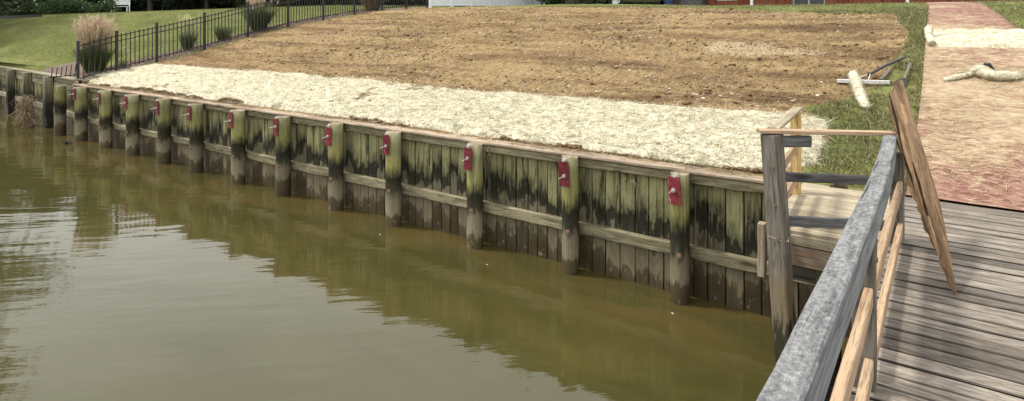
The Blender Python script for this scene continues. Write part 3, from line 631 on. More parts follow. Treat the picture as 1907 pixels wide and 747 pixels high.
# low end wing over the neighbour's wall
wg = thing('fence_wing', (FX - .5, 7.7, .15), 'short low black picket section beside the fence end post', 'fence')
bar('rail', M_black, (FX - .52, 7.66, .27), (FX - .55, 6.93, .24), .03, wg)
for k in range(6): bar('picket', M_black, (FX - .52, 7.62 - k * .125, .22), (FX - .52, 7.66 - k * .125, .62 - .02 * k), .024, wg)
wf = thing('white_vinyl_fence', (FX, 24, 2.9), 'white vinyl privacy fence behind the end of the black fence', 'fence')
WY = list(np.arange(23.45, 35.6, 1.72))
for i, y in enumerate(WY):
    z = float(zt(FX + .01, y)); bar('post', M_white, (FX, y, z - .1), (FX, y, z + 1.95), .125, wf)
    if i < len(WY) - 1:
        z1 = float(zt(FX + .01, WY[i + 1]))
        for k in range(8):
            f0 = .0625 + (1.6 / 8) * k; board('panel_board', M_white, 1.62, .195, .03, wf, (FX, y + f0 + .1, (z + z1) / 2 + .9), (0, 0, 1), (1, 0, 0), seg=1, bev=.008, wob=0, var=1)
        for h in (.12, 1.75): bar('rail', M_white, (FX, y + .0625, z + h), (FX, WY[i + 1] - .0625, z1 + h), .06, wf)

# ------------------------------------------------------------------ erosion blanket, rolls and tools on the slope
UP = [gp(x, y) for x, y in ((190, 138), (230, 130), (290, 122), (380, 128), (520, 137), (700, 154), (900, 174), (1060, 184), (1200, 199), (1330, 209), (1430, 214), (1500, 220), (1546, 236))]
LO = [at_z(x, y, .03) for x, y in ((146, 152), (180, 158), (300, 177), (450, 199), (600, 219), (760, 243), (900, 259), (1050, 280), (1200, 299), (1330, 313), (1420, 321), (1520, 314))]
UP = [(p.x, p.y) for p in UP]; LO = [(p.x, max(7.76, p.y)) for p in LO]; LO[-1] = (gp(1524, 308).x, gp(1524, 308).y)
s = np.linspace(0, 1, 620); A, B = edge(LO, s), edge(UP, s); k = np.linspace(0, 1, 60)
A[:, 1] += .05 * fbm(A[:, 0] * 2.2, A[:, 0] * 0, 3, 71); B[:, 1] += .10 * fbm(B[:, 0] * 1.3, B[:, 0] * 0 + 3, 3, 72)
P2 = A[:, None] * (1 - k)[None, :, None] + B[:, None] * k[None, :, None]; X, Y = P2[..., 0], P2[..., 1]
X = X + .10 * fbm(Y * 3, X * 2, 3, 21) * np.clip((s[:, None] - .96) / .04 + (0.03 - s[:, None]) / .03, 0, 1)
rim = np.minimum(np.minimum(k, 1 - k)[None] / .03, np.minimum(s, 1 - s)[:, None] / .004).clip(0, 1)
Z = zt(X, Y) + .035 + rim * (.02 + .05 * fbm(X * .9, Y * 1.6, 3, 22) + .028 * fbm(X * 3.0, Y * 4.5, 3, 23) + .012 * fbm(X * 11, Y * 14, 2, 24)) - (1 - rim) * .06
Z = np.maximum(Z, zt(X, Y) - .1); n, m = X.shape; i = (np.arange(n - 1) * m)[:, None] + np.arange(m - 1)[None]
t = NT('excelsior_mat')
f1 = t.noise(t.coord('World', (5, 6.5, 6)), 1, 10, .82, .8); f2 = t.noise(t.coord('World', (30, 22, 22)), 1, 6, .8, .6); big = t.noise(t.coord('World', (1.2, 1.8, 1)), 1, 4, .6)
c = t.ramp(f1, [(.30, (.20, .165, .095)), (.41, (.48, .435, .30)), (.50, (.70, .66, .51)), (.70, (.80, .77, .63))])
c = t.mix(.6, c, t.ramp(f2, [(.36, .25), (.46, .95), (.7, 1.1)]), 'MULTIPLY'); c = t.mix(t.rng(big, .6, .8, 0, .3), c, (.44, .33, .2)); f3 = t.noise(t.coord('World', (2.6, 7.5, 5)), 1, 10, .8, .5); c = t.mix(t.rng(f3, .53, .585, 0, .85), c, (.24, .23, .15))
M_mat = t.done(c, .9, t.bump(t.math('ADD', t.math('MULTIPLY', f1, .6), f2), .8, .03), .1)
eb = thing('erosion_blanket', (-10, 8.5, .2), 'cream wood fibre erosion blanket laid along the top of the bulkhead', 'erosion blanket')
add('mat', mesh_from('mat', np.stack([X, Y, Z], -1).reshape(-1, 3), np.stack([i, i + m, i + m + 1, i + 1], -1).reshape(-1, 4), M_mat, True), eb)
N = 52000; ii = (rng.uniform(0, 1, N) ** .8 * (n - 1)).astype(int); jj = rng.integers(0, m, N)
P = np.stack([X, Y, Z], -1)[ii, jj] + rng.normal(0, .012, (N, 3)); P[:, 2] += .012
D = np.stack([rng.normal(0, 1, N), rng.normal(0, .7, N), rng.normal(.12, .16, N)], -1)
setprops(add('loose_fibres', strands('loose_fibres', M_fibre, P, D, rng.uniform(.07, .2, N), rng.uniform(.002, .005, N), .35, 4, rng, .45), eb), kind='stuff')

def roll(name, pts, rad, label, cat, flat=1., nf=2500, seed=1):
    rr = np.random.default_rng(seed); pts = np.array([list(p) for p in pts], float); d = np.concatenate([[0], np.cumsum(np.linalg.norm(np.diff(pts, axis=0), axis=1))]); q = np.linspace(0, d[-1], 40)
    C = np.stack([np.interp(q, d, pts[:, i]) for i in range(3)], -1); rad = np.interp(q, np.linspace(0, d[-1], len(rad)), rad) if hasattr(rad, '__len__') else np.full(40, rad)
    T = np.gradient(C, axis=0); T /= np.linalg.norm(T, axis=1)[:, None]; U = np.cross(T, [0, 0, 1.]); U /= np.linalg.norm(U, axis=1)[:, None]; W = np.cross(U, T)
    a = np.linspace(0, 2 * np.pi, 20, endpoint=False)
    lump = 1 + .22 * fbm(np.repeat(q[:, None] * 9, 20, 1) + seed, np.cos(a)[None] * 1.5 + np.sin(a)[None] * .7 + q[:, None] * 0, 3, seed) + rr.normal(0, .03, (40, 20))
    endf = np.minimum(1, np.minimum(np.arange(40), 39 - np.arange(40)) / 2. + .55)
    G = C[:, None] + (U[:, None] * np.cos(a)[None, :, None] + W[:, None] * np.sin(a)[None, :, None] * flat) * (rad * endf)[:, None, None] * lump[..., None]
    V = G.reshape(-1, 3); Fc = [(i * 20 + k, i * 20 + (k + 1) % 20, i * 20 + 20 + (k + 1) % 20, i * 20 + 20 + k) for i in range(39) for k in range(20)] + [tuple(range(19, -1, -1)), tuple(39 * 20 + k for k in range(20))]
    o = thing(name, Vector(C[0]) - Vector((0, 0, float(rad[0]) * flat)), label, cat)
    add('fibre_roll_body', mesh_from(name, V, Fc, M_mat, True), o)
    id_ = rr.integers(0, len(V), nf); P = V[id_] + rr.normal(0, .006, (nf, 3)); D = np.repeat(T, 20, 0)[id_] * rr.normal(0, 1, (nf, 1)) + rr.normal(0, .6, (nf, 3)) + (V - np.repeat(C, 20, 0))[id_] / rad.mean() * .5
    setprops(add('loose_fibres', strands(name + '_fibres', M_fibre, P, D, rr.uniform(.015, .05, nf), .0022, .2, 3, rr, .5), o), kind='stuff')
    return o
def on(px, py, dz=0): p = gp(px, py); p.z += dz; return p
roll('fibre_blanket_strip', [on(1588, 143, .06), on(1597, 170, .06), on(1607, 196, .05), on(1614, 206, .045)], [.07, .075, .07, .06], 'narrow rolled strip of cream fibre lying across the aluminium rake', 'fibre roll', .8, 2500, 2)
# thick folded roll across the path
q0, q1 = gp(1733, 89), gp(1733, 60); fb = thing('fibre_blanket_pad', q0, 'flat folded cream fibre blanket lying across the upper red path', 'fibre blanket')
nu, nv = 90, 26; U, Vv = np.meshgrid(np.linspace(0, 1, nu), np.linspace(0, 1, nv), indexing='ij')
Xp = q0.x + U * 2.3 + .02 * fbm(Vv * 5, U * 3, 2, 3); Yp = q0.y + (q1.y - q0.y) * Vv + .03 * fbm(U * 9, Vv * 2, 3, 5); rim_ = np.minimum(np.minimum(Vv, 1 - Vv) / .10, np.minimum(U, 1 - U) / .02).clip(0, 1) ** .5
Zp = zt(Xp, Yp) + .005 + rim_ * (.085 + .035 * fbm(U * 14, Vv * 4, 3, 6)); ii_ = (np.arange(nu - 1) * nv)[:, None] + np.arange(nv - 1)[None]; PV = np.stack([Xp, Yp, Zp], -1)
add('mat', mesh_from('pad', PV.reshape(-1, 3), np.stack([ii_, ii_ + nv, ii_ + nv + 1, ii_ + 1], -1).reshape(-1, 4), M_mat, True), fb)
idx = rng.integers(0, nu * nv, 3500); P = PV.reshape(-1, 3)[idx] + rng.normal(0, .008, (3500, 3)); D = np.stack([rng.normal(0, 1, 3500), rng.normal(0, .6, 3500), rng.normal(.1, .15, 3500)], -1)
setprops(add('loose_fibres', strands('pad_fibres', M_fibre, P, D, rng.uniform(.04, .11, 3500), .003, .3, 3), fb), kind='stuff')
cv_ = [Vector((q0.x + .03, q0.y + .0, q0.z + .07)), Vector((q0.x - .06, (q0.y + q1.y) / 2, (q0.z + q1.z) / 2 + .08)), Vector((q0.x - .05, q1.y, q1.z + .08))]
add('curled_edge', mesh_from('curled_edge', *tube_vf([cv_[0] * (1 - a) ** 2 + cv_[1] * 2 * a * (1 - a) + cv_[2] * a * a for a in np.linspace(0, 1, 14)], .065, 12, True, .12, 4), M_mat, True), fb)
roll('fibre_scrap', [on(1758, 153, .03), on(1785, 149, .05), on(1812, 143, .05), on(1826, 138, .10)], [.04, .06, .055, .09], 'thin flattened cream fibre scrap trailing across the straw covered path', 'fibre scrap', .7, 1500, 6)
roll('fibre_bundle', [on(1820, 143, .10), on(1850, 152, .08), on(1885, 152, .08), on(1903, 148, .06)], [.10, .10, .095, .05], 'twisted cream fibre bundle on the straw covered path below the thick roll', 'fibre bundle', .8, 1800, 7)
tl = thing('hand_tool', on(1795, 141), 'small dark hand tool lying under the twisted fibre bundle', 'tool')
add('handle', mesh_from('handle', *tube_vf([on(1784, 141, .03), on(1800, 140, .035), on(1815, 139, .04)], .016, 8), M_black), tl)
add('blade', mesh_from('blade', *tube_vf([on(1832, 139, .17), on(1842, 140, .16), on(1856, 143, .08)], [.02, .035, .012], 6), M_black), tl)

# aluminium landscape rake, its pole, a second pole and a hoe-like shovel
a, b = on(1559, 156, .045), on(1657, 160, .05)
rk = thing('landscape_rake', (a + b) / 2, 'wide aluminium landscape rake with dark pole lying on the soil', 'rake')
beam('rake_bar', M_alu, a, b, .06, .06, rk, bev=.004, wob=.001)
dirn = (b - a).normalized()
TEETH = mesh_from('tooth', *tube_vf([(0, 0, 0), (0, -.01, -.05), (0, -.02, -.07)], .004, 5), M_ash)
for k in range(26): add('tooth', TEETH, rk, Matrix.Translation(a + (b - a) * ((k + .5) / 26) + Vector((0, -.01, -.012))) @ Matrix.Rotation(R.uniform(-.2, .2), 4, 'Z'))
c0 = a + (b - a) * .45
for f in (.30, .60): add('brace', mesh_from('brace', *tube_vf([a + (b - a) * f + Vector((0, 0, .02)), on(1621, 147, .09)], .009, 6), M_alu), rk)
add('pole', mesh_from('pole', *tube_vf([on(1617, 149, .08), on(1650, 134, .11), on(1685, 118, .10)], .024, 10), M_black), rk)
st = thing('short_pole', on(1640, 150), 'short weathered wooden pole lying behind the aluminium rake', 'pole')
add('pole_shaft', mesh_from('short_pole', *tube_vf([on(1640, 153, .03), on(1650, 143, .04), on(1660, 133, .05)], [.03, .026, .024], 8), M_ash), st)
sv = thing('shovel', on(1678, 158), 'old shovel with dark blade lying in the grass beside the path', 'shovel')
hp = [on(1684, 155, .06), on(1691, 140, .09), on(1695, 129, .09)]
add('handle', mesh_from('shovel_handle', *tube_vf(hp, [.022, .02, .024], 8), M_ash), sv)
V, Fc = [], []
b0 = on(1690, 158, .03); b1 = on(1664, 158, .03); b2 = on(1676, 166, .01); mid = (b0 + b1) / 2
outl = [b1, b1 * .35 + b2 * .65 + Vector((-.03, 0, 0)), b2, b0 * .35 + b2 * .65 + Vector((.03, 0, 0)), b0, mid + Vector((0, .05, .05))]
V = [v + Vector((0, 0, .02)) for v in outl] + [v + Vector((0, 0, .005)) for v in outl] + [mid * .6 + b2 * .4 + Vector((0, 0, .0))]
Fc = [(i, (i + 1) % 6, 12) for i in range(6)] + [(i, i + 6, (i + 1) % 6 + 6, (i + 1) % 6) for i in range(6)] + [tuple(range(11, 5, -1))]
add('blade', mesh_from('shovel_blade', V, Fc, M_black), sv)

# ------------------------------------------------------------------ loose ground cover
def scatter(n, x0, x1, y0, y1, keep): 
    X = rng.uniform(x0, x1, n); Y = rng.uniform(y0, y1, n); k = keep(X, Y); return X[k], Y[k]
ICO_V = None
def blobs(name, mat, X, Y, size, sink=.3, squash=.6):
    import itertools
    ph = (1 + 5 ** .5) / 2
    B = np.array([(-1, ph, 0), (1, ph, 0), (-1, -ph, 0), (1, -ph, 0), (0, -1, ph), (0, 1, ph), (0, -1, -ph), (0, 1, -ph), (ph, 0, -1), (ph, 0, 1), (-ph, 0, -1), (-ph, 0, 1)]) / 1.9
    Fi = np.array([(0, 11, 5), (0, 5, 1), (0, 1, 7), (0, 7, 10), (0, 10, 11), (1, 5, 9), (5, 11, 4), (11, 10, 2), (10, 7, 6), (7, 1, 8), (3, 9, 4), (3, 4, 2), (3, 2, 6), (3, 6, 8), (3, 8, 9), (4, 9, 5), (2, 4, 11), (6, 2, 10), (8, 6, 7), (9, 8, 1)])
    N = len(X); J = B[None] * rng.uniform(.65, 1.3, (N, 12, 1)); a = rng.uniform(0, 6.28, N); ca, sa = np.cos(a)[:, None], np.sin(a)[:, None]
    sx = rng.uniform(.7, 1.5, N)[:, None]; x, y, z = J[..., 0] * sx, J[..., 1], J[..., 2] * squash
    Z = zt(X, Y) + gmicro(X, Y)
    V = np.stack([X[:, None] + (x * ca - y * sa) * size[:, None], Y[:, None] + (x * sa + y * ca) * size[:, None], Z[:, None] + (z + squash * (1 - 2 * sink) * .5) * size[:, None]], -1)
    return mesh_from(name, V.reshape(-1, 3), (Fi[None] + (np.arange(N) * 12)[:, None, None]).reshape(-1, 3), mat)
def gmicro(X, Y): return .075 * fbm(X * .35, Y * 1.7, 3, 1) + .035 * fbm(X * 1.6, Y * 4.5, 3, 2) + .065 * np.maximum(fbm(X * 6, Y * 4, 3, 3), -.1) * (vn(X * .6, Y * .9, 9) + .75)
BL = np.concatenate([A, B[::-1]])
def clump(X, Y, s, seed): return vn(X * s, Y * s * 1.5, seed) + .5
isd = lambda X, Y: inpoly(X, Y, DIRT)
X, Y = scatter(64000, -21.8, -.5, 7.8, 21, lambda X, Y: isd(X, Y) & (clump(X, Y, .8, 61) ** 2 > rng.uniform(0, 1, X.shape)) & (Y > np.interp(X, B[:, 0], B[:, 1])))
setprops(add('pebbles', blobs('pebbles', M_stone, X, Y, np.clip(rng.lognormal(-4.35, .45, len(X)), .006, .038))), 'small pale pebbles scattered over the bare soil', 'pebbles', kind='stuff')
X, Y = scatter(30000, -21.8, -.5, 7.8, 21, lambda X, Y: isd(X, Y) & (clump(X, Y, .6, 64) ** 2 > rng.uniform(0, 1, X.shape)) & (Y > np.interp(X, B[:, 0], B[:, 1])))
setprops(add('soil_clods', blobs('soil_clods', M_clod, X, Y, np.clip(rng.lognormal(-4.15, .5, len(X)), .008, .06))), 'dark crumbly clods on the bare soil slope', 'soil', kind='stuff')
# straw and roots on the soil
def flatstraw(name, mat, X, Y, L, W, dz=.012, aniso=.6, lift=.1, micro=True):
    N = len(X); P = np.stack([X, Y, zt(X, Y) + (gmicro(X, Y) if micro else 0) + dz], -1); D = np.stack([rng.normal(0, 1, N), rng.normal(0, aniso, N), rng.normal(.05, lift, N)], -1)
    return strands(name, mat, P, D, L, W, .1, 3, rng, .25)
X, Y = scatter(26000, -21.8, -.5, 8, 20, lambda X, Y: isd(X, Y) & (Y > np.interp(X, B[:, 0], B[:, 1])) & (clump(X, Y, .7, 68) ** 1.5 > rng.uniform(0, 1, X.shape)))
X2, Y2 = scatter(20000, -7, -1, 9, 17, lambda X, Y: inpoly(X + .3 * fbm(X, Y, 2, 3), Y, PALE)); X = np.append(X, X2[:4500]); Y = np.append(Y, Y2[:4500])
setprops(add('soil_straw', flatstraw('soil_straw', M_straw, X, Y, rng.uniform(.04, .12, len(X)), rng.uniform(.002, .0045, len(X)))), 'thin straw and roots strewn on the soil', 'straw', kind='stuff')
# debris along the cap, between boards and blanket
X, Y = scatter(20000, -21.5, -1.4, 7.50, 7.95, lambda X, Y: (rng.uniform(0, 1, X.shape) < .25 + .7 * (clump(X, Y * .3, 1.4, 77) > .5)))
P = np.stack([X, Y, np.where(Y < 7.725, .004, .02) + rng.uniform(0, .02, len(X))], -1); D = np.stack([rng.normal(0, 1, len(X)), rng.normal(0, .5, len(X)), rng.normal(.12, .15, len(X))], -1)
setprops(add('cap_litter', strands('cap_litter', M_dead, P, D, rng.uniform(.03, .09, len(X)), .003, .2, 3)), 'brown straw litter and dead grass along the bulkhead cap', 'litter', kind='stuff')
N = 3800; X = rng.uniform(-21, -1.5, N); keep = clump(X, X * 0, 1.1, 55) > .45; X = X[keep]; Y = 7.745 + np.abs(rng.normal(0, .035, len(X)))
setprops(add('edge_soil', blobs('edge_soil', M_clod, X, Y, np.clip(rng.lognormal(-3.9, .4, len(X)), .01, .05), .1)), 'dark crumbs of soil along the lower edge of the blanket', 'soil', kind='stuff')
X = rng.uniform(-3.3, -1.45, 2600); Y = 7.74 + np.abs(rng.normal(0, .03, len(X))); P = np.stack([X, Y, np.full(len(X), .005)], -1); D = np.stack([rng.normal(0, .6, len(X)), rng.normal(-.2, .5, len(X)), np.ones(len(X))], -1)
setprops(add('edge_grass', strands('edge_grass', M_grass, P, D, rng.uniform(.02, .06, len(X)), .003, .3, 3)), 'mossy green grass along the blanket edge beside the landing', 'grass', kind='stuff')
# straw on the path
X, Y = scatter(26000, -.4, 1.4, 7.7, 18, lambda X, Y: inpoly(X, Y, PATHPOLY) & (clump(X, Y, 1.2, 81) * np.interp(Y, [7.7, 9, 13, 15, 18], [.35, .9, .9, .4, .15]) > rng.uniform(0, .8, X.shape)))
setprops(add('path_straw', flatstraw('path_straw', M_straw, X, Y, rng.uniform(.04, .13, len(X)), rng.uniform(.0018, .0035, len(X)), .028, .35, .05, False)), 'thin straw strewn over the red path', 'straw', kind='stuff')
# grass beside the path, in the patch below the tools and beyond the soil
def grass(name, X, Y, h, w, mat, label, micro=.0):
    N = len(X); P = np.stack([X, Y, zt(X, Y) + micro], -1); D = np.stack([rng.normal(0, .55, N), rng.normal(0, .55, N), np.ones(N)], -1)
    setprops(add(name, strands(name, mat, P, D, h * rng.uniform(.5, 1.3, N), w * rng.uniform(.7, 1.3, N), .35, 3, rng, .35)), label, 'grass', kind='stuff')
notd = lambda X, Y: ~inpoly(X + .12 * fbm(X * 3, Y * 3, 3, 31), Y + .12 * fbm(X * 3, Y * 3, 3, 47), DIRT) & ~inpoly(X, Y, PATHPOLY)
offm = lambda X, Y: ~inpoly(X, Y, BL)
X, Y = scatter(60000, -3.2, .2, 7.72, 17.5, lambda X, Y: notd(X, Y) & offm(X, Y) & (clump(X, Y, 3, 88) > .22) & ((X < -.35) | (Y > 7.7)))
grass('grass_patch', X, Y, .095, .0055, M_grass, 'tufted green grass beside the landing and along the path')
X, Y = scatter(26000, -14, 3, 16.4, 21.5, notd); grass('grass_crest', X, Y, .06, .007, M_grass, 'green grass strip along the top of the soil slope')
X, Y = scatter(6000, .8, 2.6, 11, 18, notd); grass('grass_margin', X, Y, .07, .006, M_grass, 'green grass to the right of the red path')
X, Y = scatter(2600, -3.6, -1.2, 8.4, 11.2, lambda X, Y: isd(X, Y) & offm(X, Y) & (clump(X, Y, 2.2, 93) > .72)); grass('grass_tufts', X, Y, .06, .004, M_grass, 'few stray grass tufts growing in the soil near the landing', .02)
X, Y = scatter(130000, -46, -22.9, 8.6, 25, lambda X, Y: (X + .55 * Y > -42.2) & ((X < -26.4) | (Y > 9.2)) & (rng.uniform(0, 1, X.shape) < np.clip(1.5 + (X + 22) / 18, .25, 1)))
grass('lawn_grass', X, Y, .045, .008, M_lawnb, 'mown green lawn behind the black fence')
X, Y = scatter(5000, -22.9, -22.02, 7.95, 20, lambda X, Y: X < 0)
P = np.stack([X, Y, zt(X, Y) + .015], -1); setprops(add('mulch', mesh_from('mulch', *cards(P, .03, rng, .8), M_mulch)), 'pale brown mulch strip along the black fence', 'mulch', kind='stuff')

# ------------------------------------------------------------------ plants
def pampas(name, base, h, spread, nl, npl, label, mat_pl=M_plume, seed=1, hp=None, plL=.5, leafmat=M_pamp):
    rg = np.random.default_rng(seed); o = thing(name, base, label, 'ornamental grass', 'clumps of ornamental grass along the fence'); base = np.array(base)
    a = rg.uniform(0, 6.28, nl); r = rg.uniform(0, .22, nl) * spread; P = base + np.stack([r * np.cos(a), r * np.sin(a), np.zeros(nl)], -1)
    tl_ = rg.uniform(.05, .55, nl) * spread; D = np.stack([np.cos(a) * tl_, np.sin(a) * tl_, np.ones(nl)], -1)
    add('leaves', strands(name + '_leaves', leafmat, P, D, h * rg.uniform(.55, 1.1, nl), .009, .28, 6, rg, .12), o)
    if npl:
        hp = hp or h * 1.35
        a = rg.uniform(0, 6.28, npl); tl_ = rg.uniform(.02, .42, npl) * spread; D = np.stack([np.cos(a) * tl_, np.sin(a) * tl_, np.ones(npl)], -1); D /= np.linalg.norm(D, axis=1)[:, None]
        Ls = hp * rg.uniform(.72, 1.05, npl); P = base + rg.normal(0, .06, (npl, 3)) * [1, 1, 0]
        add('stems', strands(name + '_stems', M_plumeg, P, D, Ls, .006, .06, 5, rg, .02), o)
        k = 70; f = rg.uniform(0, 1, (npl, k)); C = P[:, None] + D[:, None] * (Ls[:, None] - plL + plL * f * 1.1)[..., None]; C[..., 2] -= .06 * hp
        D2 = np.repeat(D[:, None], k, 1) * 1.1 + rg.normal(0, .42, (npl, k, 3)); D2[..., 2] += .25
        add('plumes', strands(name + '_plumes', mat_pl, C.reshape(-1, 3), D2.reshape(-1, 3), rg.uniform(.08, .2, npl * k), .006, .35, 3, rg, .3), o)
    return o
def fpos(Y, off): return (FX - off, Y, float(zt(FX - off, Y)))
pampas('pampas_grass', (-22.75, 8.25, .20), 1.3, .85, 2200, 240, 'tall pampas grass with tan plumes behind the fence end by the bulkhead', M_plume, 1, 1.95, .62)
pampas('pampas_grass', (-22.8, 11.3, float(zt(-22.8, 11.3))), .95, .75, 420, 26, 'smaller pampas grass with pale green plumes behind the black fence', M_plumeg, 2, 1.28, .4)
pampas('pampas_grass', (-22.7, 14.1, float(zt(-22.7, 14.1))), 1.45, 1.1, 1400, 50, 'large dark green pampas grass behind the upper black fence', M_plume, 3, 1.9, .4)
pampas('low_grass_clump', (-22.7, 12.6, float(zt(-22.7, 12.6))), .72, .9, 500, 0, 'low green grass clump without plumes behind the black fence', M_plumeg, 4)
pampas('small_grass_tuft', (-22.45, 8.95, float(zt(-22.45, 8.95))), .42, .7, 60, 7, 'tiny pale grass tuft in the mulch near the fence', M_plumeg, 8, .7, .2)
pampas('reddish_grass_clump', (-22.8, 20.2, float(zt(-22.8, 20.2))), 1.5, 1.3, 1500, 0, 'broad brown grass clump behind the fence near the white fence', M_plumeg, 9, leafmat=M_dead)
def shrub(name, base, rx, rz, label, n, mat, size, flowers=0, seed=1, cat='shrub', group=None):
    rg = np.random.default_rng(seed); o = thing(name, base, label, cat, group); base = np.array(base)
    cc = rg.uniform(-1, 1, (9, 3)) * [rx * .6, rx * .6, rz * .3] + [0, 0, rz * .52]
    P = base + cc[rg.integers(0, 9, n)] + rg.normal(0, 1, (n, 3)) * [rx * .27, rx * .27, rz * .17]; P[:, 2] = np.maximum(P[:, 2], base[2] + .03)
    add('foliage', mesh_from(name, *cards(P, size, rg), mat), o)
    st_ = [tube_vf([base, base + np.array([rg.uniform(-.3, .3) * rx, rg.uniform(-.3, .3) * rx, rz * .6])], [.03, .012], 5) for _ in range(4)]; add('stems', mesh_from(name + '_stems', *join(st_), M_bark), o)
    if flowers:
        P = base + cc[rg.integers(0, 9, flowers)] + rg.normal(0, 1, (flowers, 3)) * [rx * .33, rx * .33, rz * .2] + [0, 0, rz * .2]; add('flowers', mesh_from(name + '_fl', *cards(P, .09, rg), M_petal), o)
    return o
def far(px, d):
    v = ray(px, HY) * d; return (v[0], v[1], float(zt(v[0], v[1])))
for k, (px, d, rx, rz, fl, lab) in enumerate(((40, 40, .8, .65, 5, 'small green shrub at the left end of the mulch bed'), (62, 40.5, .8, .8, 14, 'green shrub with white blooms in the mulch bed, second from the left'),
        (104, 39, .9, 1.0, 6, 'middle grey green shrub in the mulch bed'), (128, 39.5, 1.0, 1.05, 12, 'fullest shrub with white blooms in the mulch bed'), (152, 40, .9, .9, 4, 'green shrub in the mulch bed just left of the tall pampas'), (198, 42, .8, .9, 12, 'shrub with white blooms seen above the tall pampas plumes'))):
    shrub('garden_shrub', far(px, d), rx, rz, lab, 1300, M_leafm, .07, fl, 20 + k, group='shrubs in the mulch bed')
e0, e1 = Vector(gp(0, 34)), Vector(gp(78, 31)); beam('edging', M_black, e0 + Vector((0, 0, .05)), e1 + Vector((0, 0, .05)), .05, .16, None); ed = COL.objects['edging'] if 'edging' in COL.objects else bpy.data.objects['edging']
ed.name = 'bed_edging'; setprops(ed, 'dark edging board along the front of the mulch bed', 'edging')
# white garden bench far back
bp = Vector(far(222, 47)); bn = thing('garden_bench', bp, 'white slatted garden bench in the shade behind the lawn', 'bench')
bxv = Vector((RGT[0], RGT[1], 0)); fxv = Vector((FWD[0], FWD[1], 0))
for h, dpt in ((.45, 0), (.45, .12), (.45, .24)): beam('seat_slat', M_white, bp - bxv * .65 + fxv * dpt + Vector((0, 0, h)), bp + bxv * .65 + fxv * dpt + Vector((0, 0, h)), .1, .03, bn)
for h in (.65, .78, .9): beam('back_slat', M_white, bp - bxv * .65 + fxv * .32 + Vector((0, 0, h)), bp + bxv * .65 + fxv * .32 + Vector((0, 0, h)), .03, .09, bn)
for s_ in (-.6, .6):
    for dpt, hh in ((.0, .62), (.3, .95)): beam('leg', M_white, bp + bxv * s_ + fxv * dpt + Vector((0, 0, -.05)), bp + bxv * s_ + fxv * dpt + Vector((0, 0, hh - .2)), .06, .06, bn, up=(1, 0, 0))

# trees: trunk, limbs and a crown of leaf-sized faces
def tree_meshes(h, r, clear, n, size, seed, mat):
    rg = np.random.default_rng(seed); rr = random.Random(seed); trunk = []; pts = [Vector((rr.uniform(-.15, .15) * i, rr.uniform(-.15, .15) * i, h * .85 * i / 5)) for i in range(6)]
    trunk.append(tube_vf(pts, [.32, .26, .22, .17, .11, .04], 9, True, .08, seed)); P = []
    for k in range(22):
        f = rr.uniform(clear / h, .97); b = pts[min(5, int(f / .85 * 5))].copy(); b.z = h * f * .9; a = rr.uniform(0, 6.28); ln = r * (1.08 - .75 * ((f - clear / h) / (1 - clear / h)) ** 1.3) * rr.uniform(.65, 1.1)
        e = b + Vector((math.cos(a) * ln, math.sin(a) * ln, ln * rr.uniform(-.05, .3))); trunk.append(tube_vf([b, (b + e) / 2 + Vector((0, 0, .1)), e], [.09, .05, .015], 5))
        for q in range(4):
            c = np.array(b + (e - b) * rr.uniform(.35, 1.05)); m = n // 88; P.append(c + rg.normal(0, 1, (m, 3)) * [r * .19, r * .19, r * .13])
    P = np.concatenate(P); P[:, 2] = np.maximum(P[:, 2], clear * .7)
    return mesh_from('trunk', *join(trunk), M_bark), mesh_from('crown', *cards(P, size, rg), mat)
TR = [tree_meshes(15, 4.6, 2.4, 9000, .21, 1, M_leafd), tree_meshes(16.5, 4.0, 1.2, 9000, .2, 2, M_leafd), tree_meshes(13, 5.2, 3.0, 9000, .22, 3, M_leafd)]
def tree(name, base, kind, rz, sc, label, group):
    o = bpy.data.objects.new(name, None); M = Matrix.Translation(base) @ Matrix.Rotation(rz, 4, 'Z') @ Matrix.Scale(sc, 4); link(o, None, M); setprops(o, label, 'tree', group)
    add('trunk', TR[kind][0], o, M); add('crown', TR[kind][1], o, M); return o
wpx = [(-85, 34), (5, 55), (55, 57), (110, 54), (165, 58), (225, 60), (280, 55), (330, 60), (385, 56), (440, 60), (500, 55), (560, 58), (625, 54), (690, 56), (755, 58)]
for k, (px, d) in enumerate(wpx):
    tree('evergreen_tree', far(px, d), k % 3, k * 1.7, R.uniform(.64, .74) if k else 1.1, 'tall dark evergreen standing in the shaded wood behind the lawn', 'dark trees behind the lawn')
for k in range(22):
    px = -150 + k * 45; tree('evergreen_tree', far(px, 68 + (k * 7) % 14), (k + 1) % 3, k * 2.3, R.uniform(.7, .85), 'tall dark evergreen standing in the shaded wood behind the lawn', 'dark trees behind the lawn')
for k in range(16):
    px = 840 + k * 85; tree('evergreen_tree', far(px, 62 + (k * 5) % 13), k % 3, k * 1.9, R.uniform(.75, .95), 'dark evergreen standing behind the brick house and yard', 'dark trees behind the yard')
# dark undergrowth of the wood
N = 60000; px = rng.uniform(-160, 2100, N); dd = rng.uniform(60, 72, N); v = FWD[None] + ((px - CX) / F)[:, None] * RGT[None]; XY = v * dd[:, None]
P = np.stack([XY[:, 0], XY[:, 1], zt(XY[:, 0], XY[:, 1]) + np.abs(rng.normal(0, 1.3, N))], -1)
setprops(add('wood_undergrowth', mesh_from('wood_undergrowth', *cards(P, .3, rng), M_leafd)), 'dark undergrowth at the foot of the wood', 'undergrowth', kind='stuff')

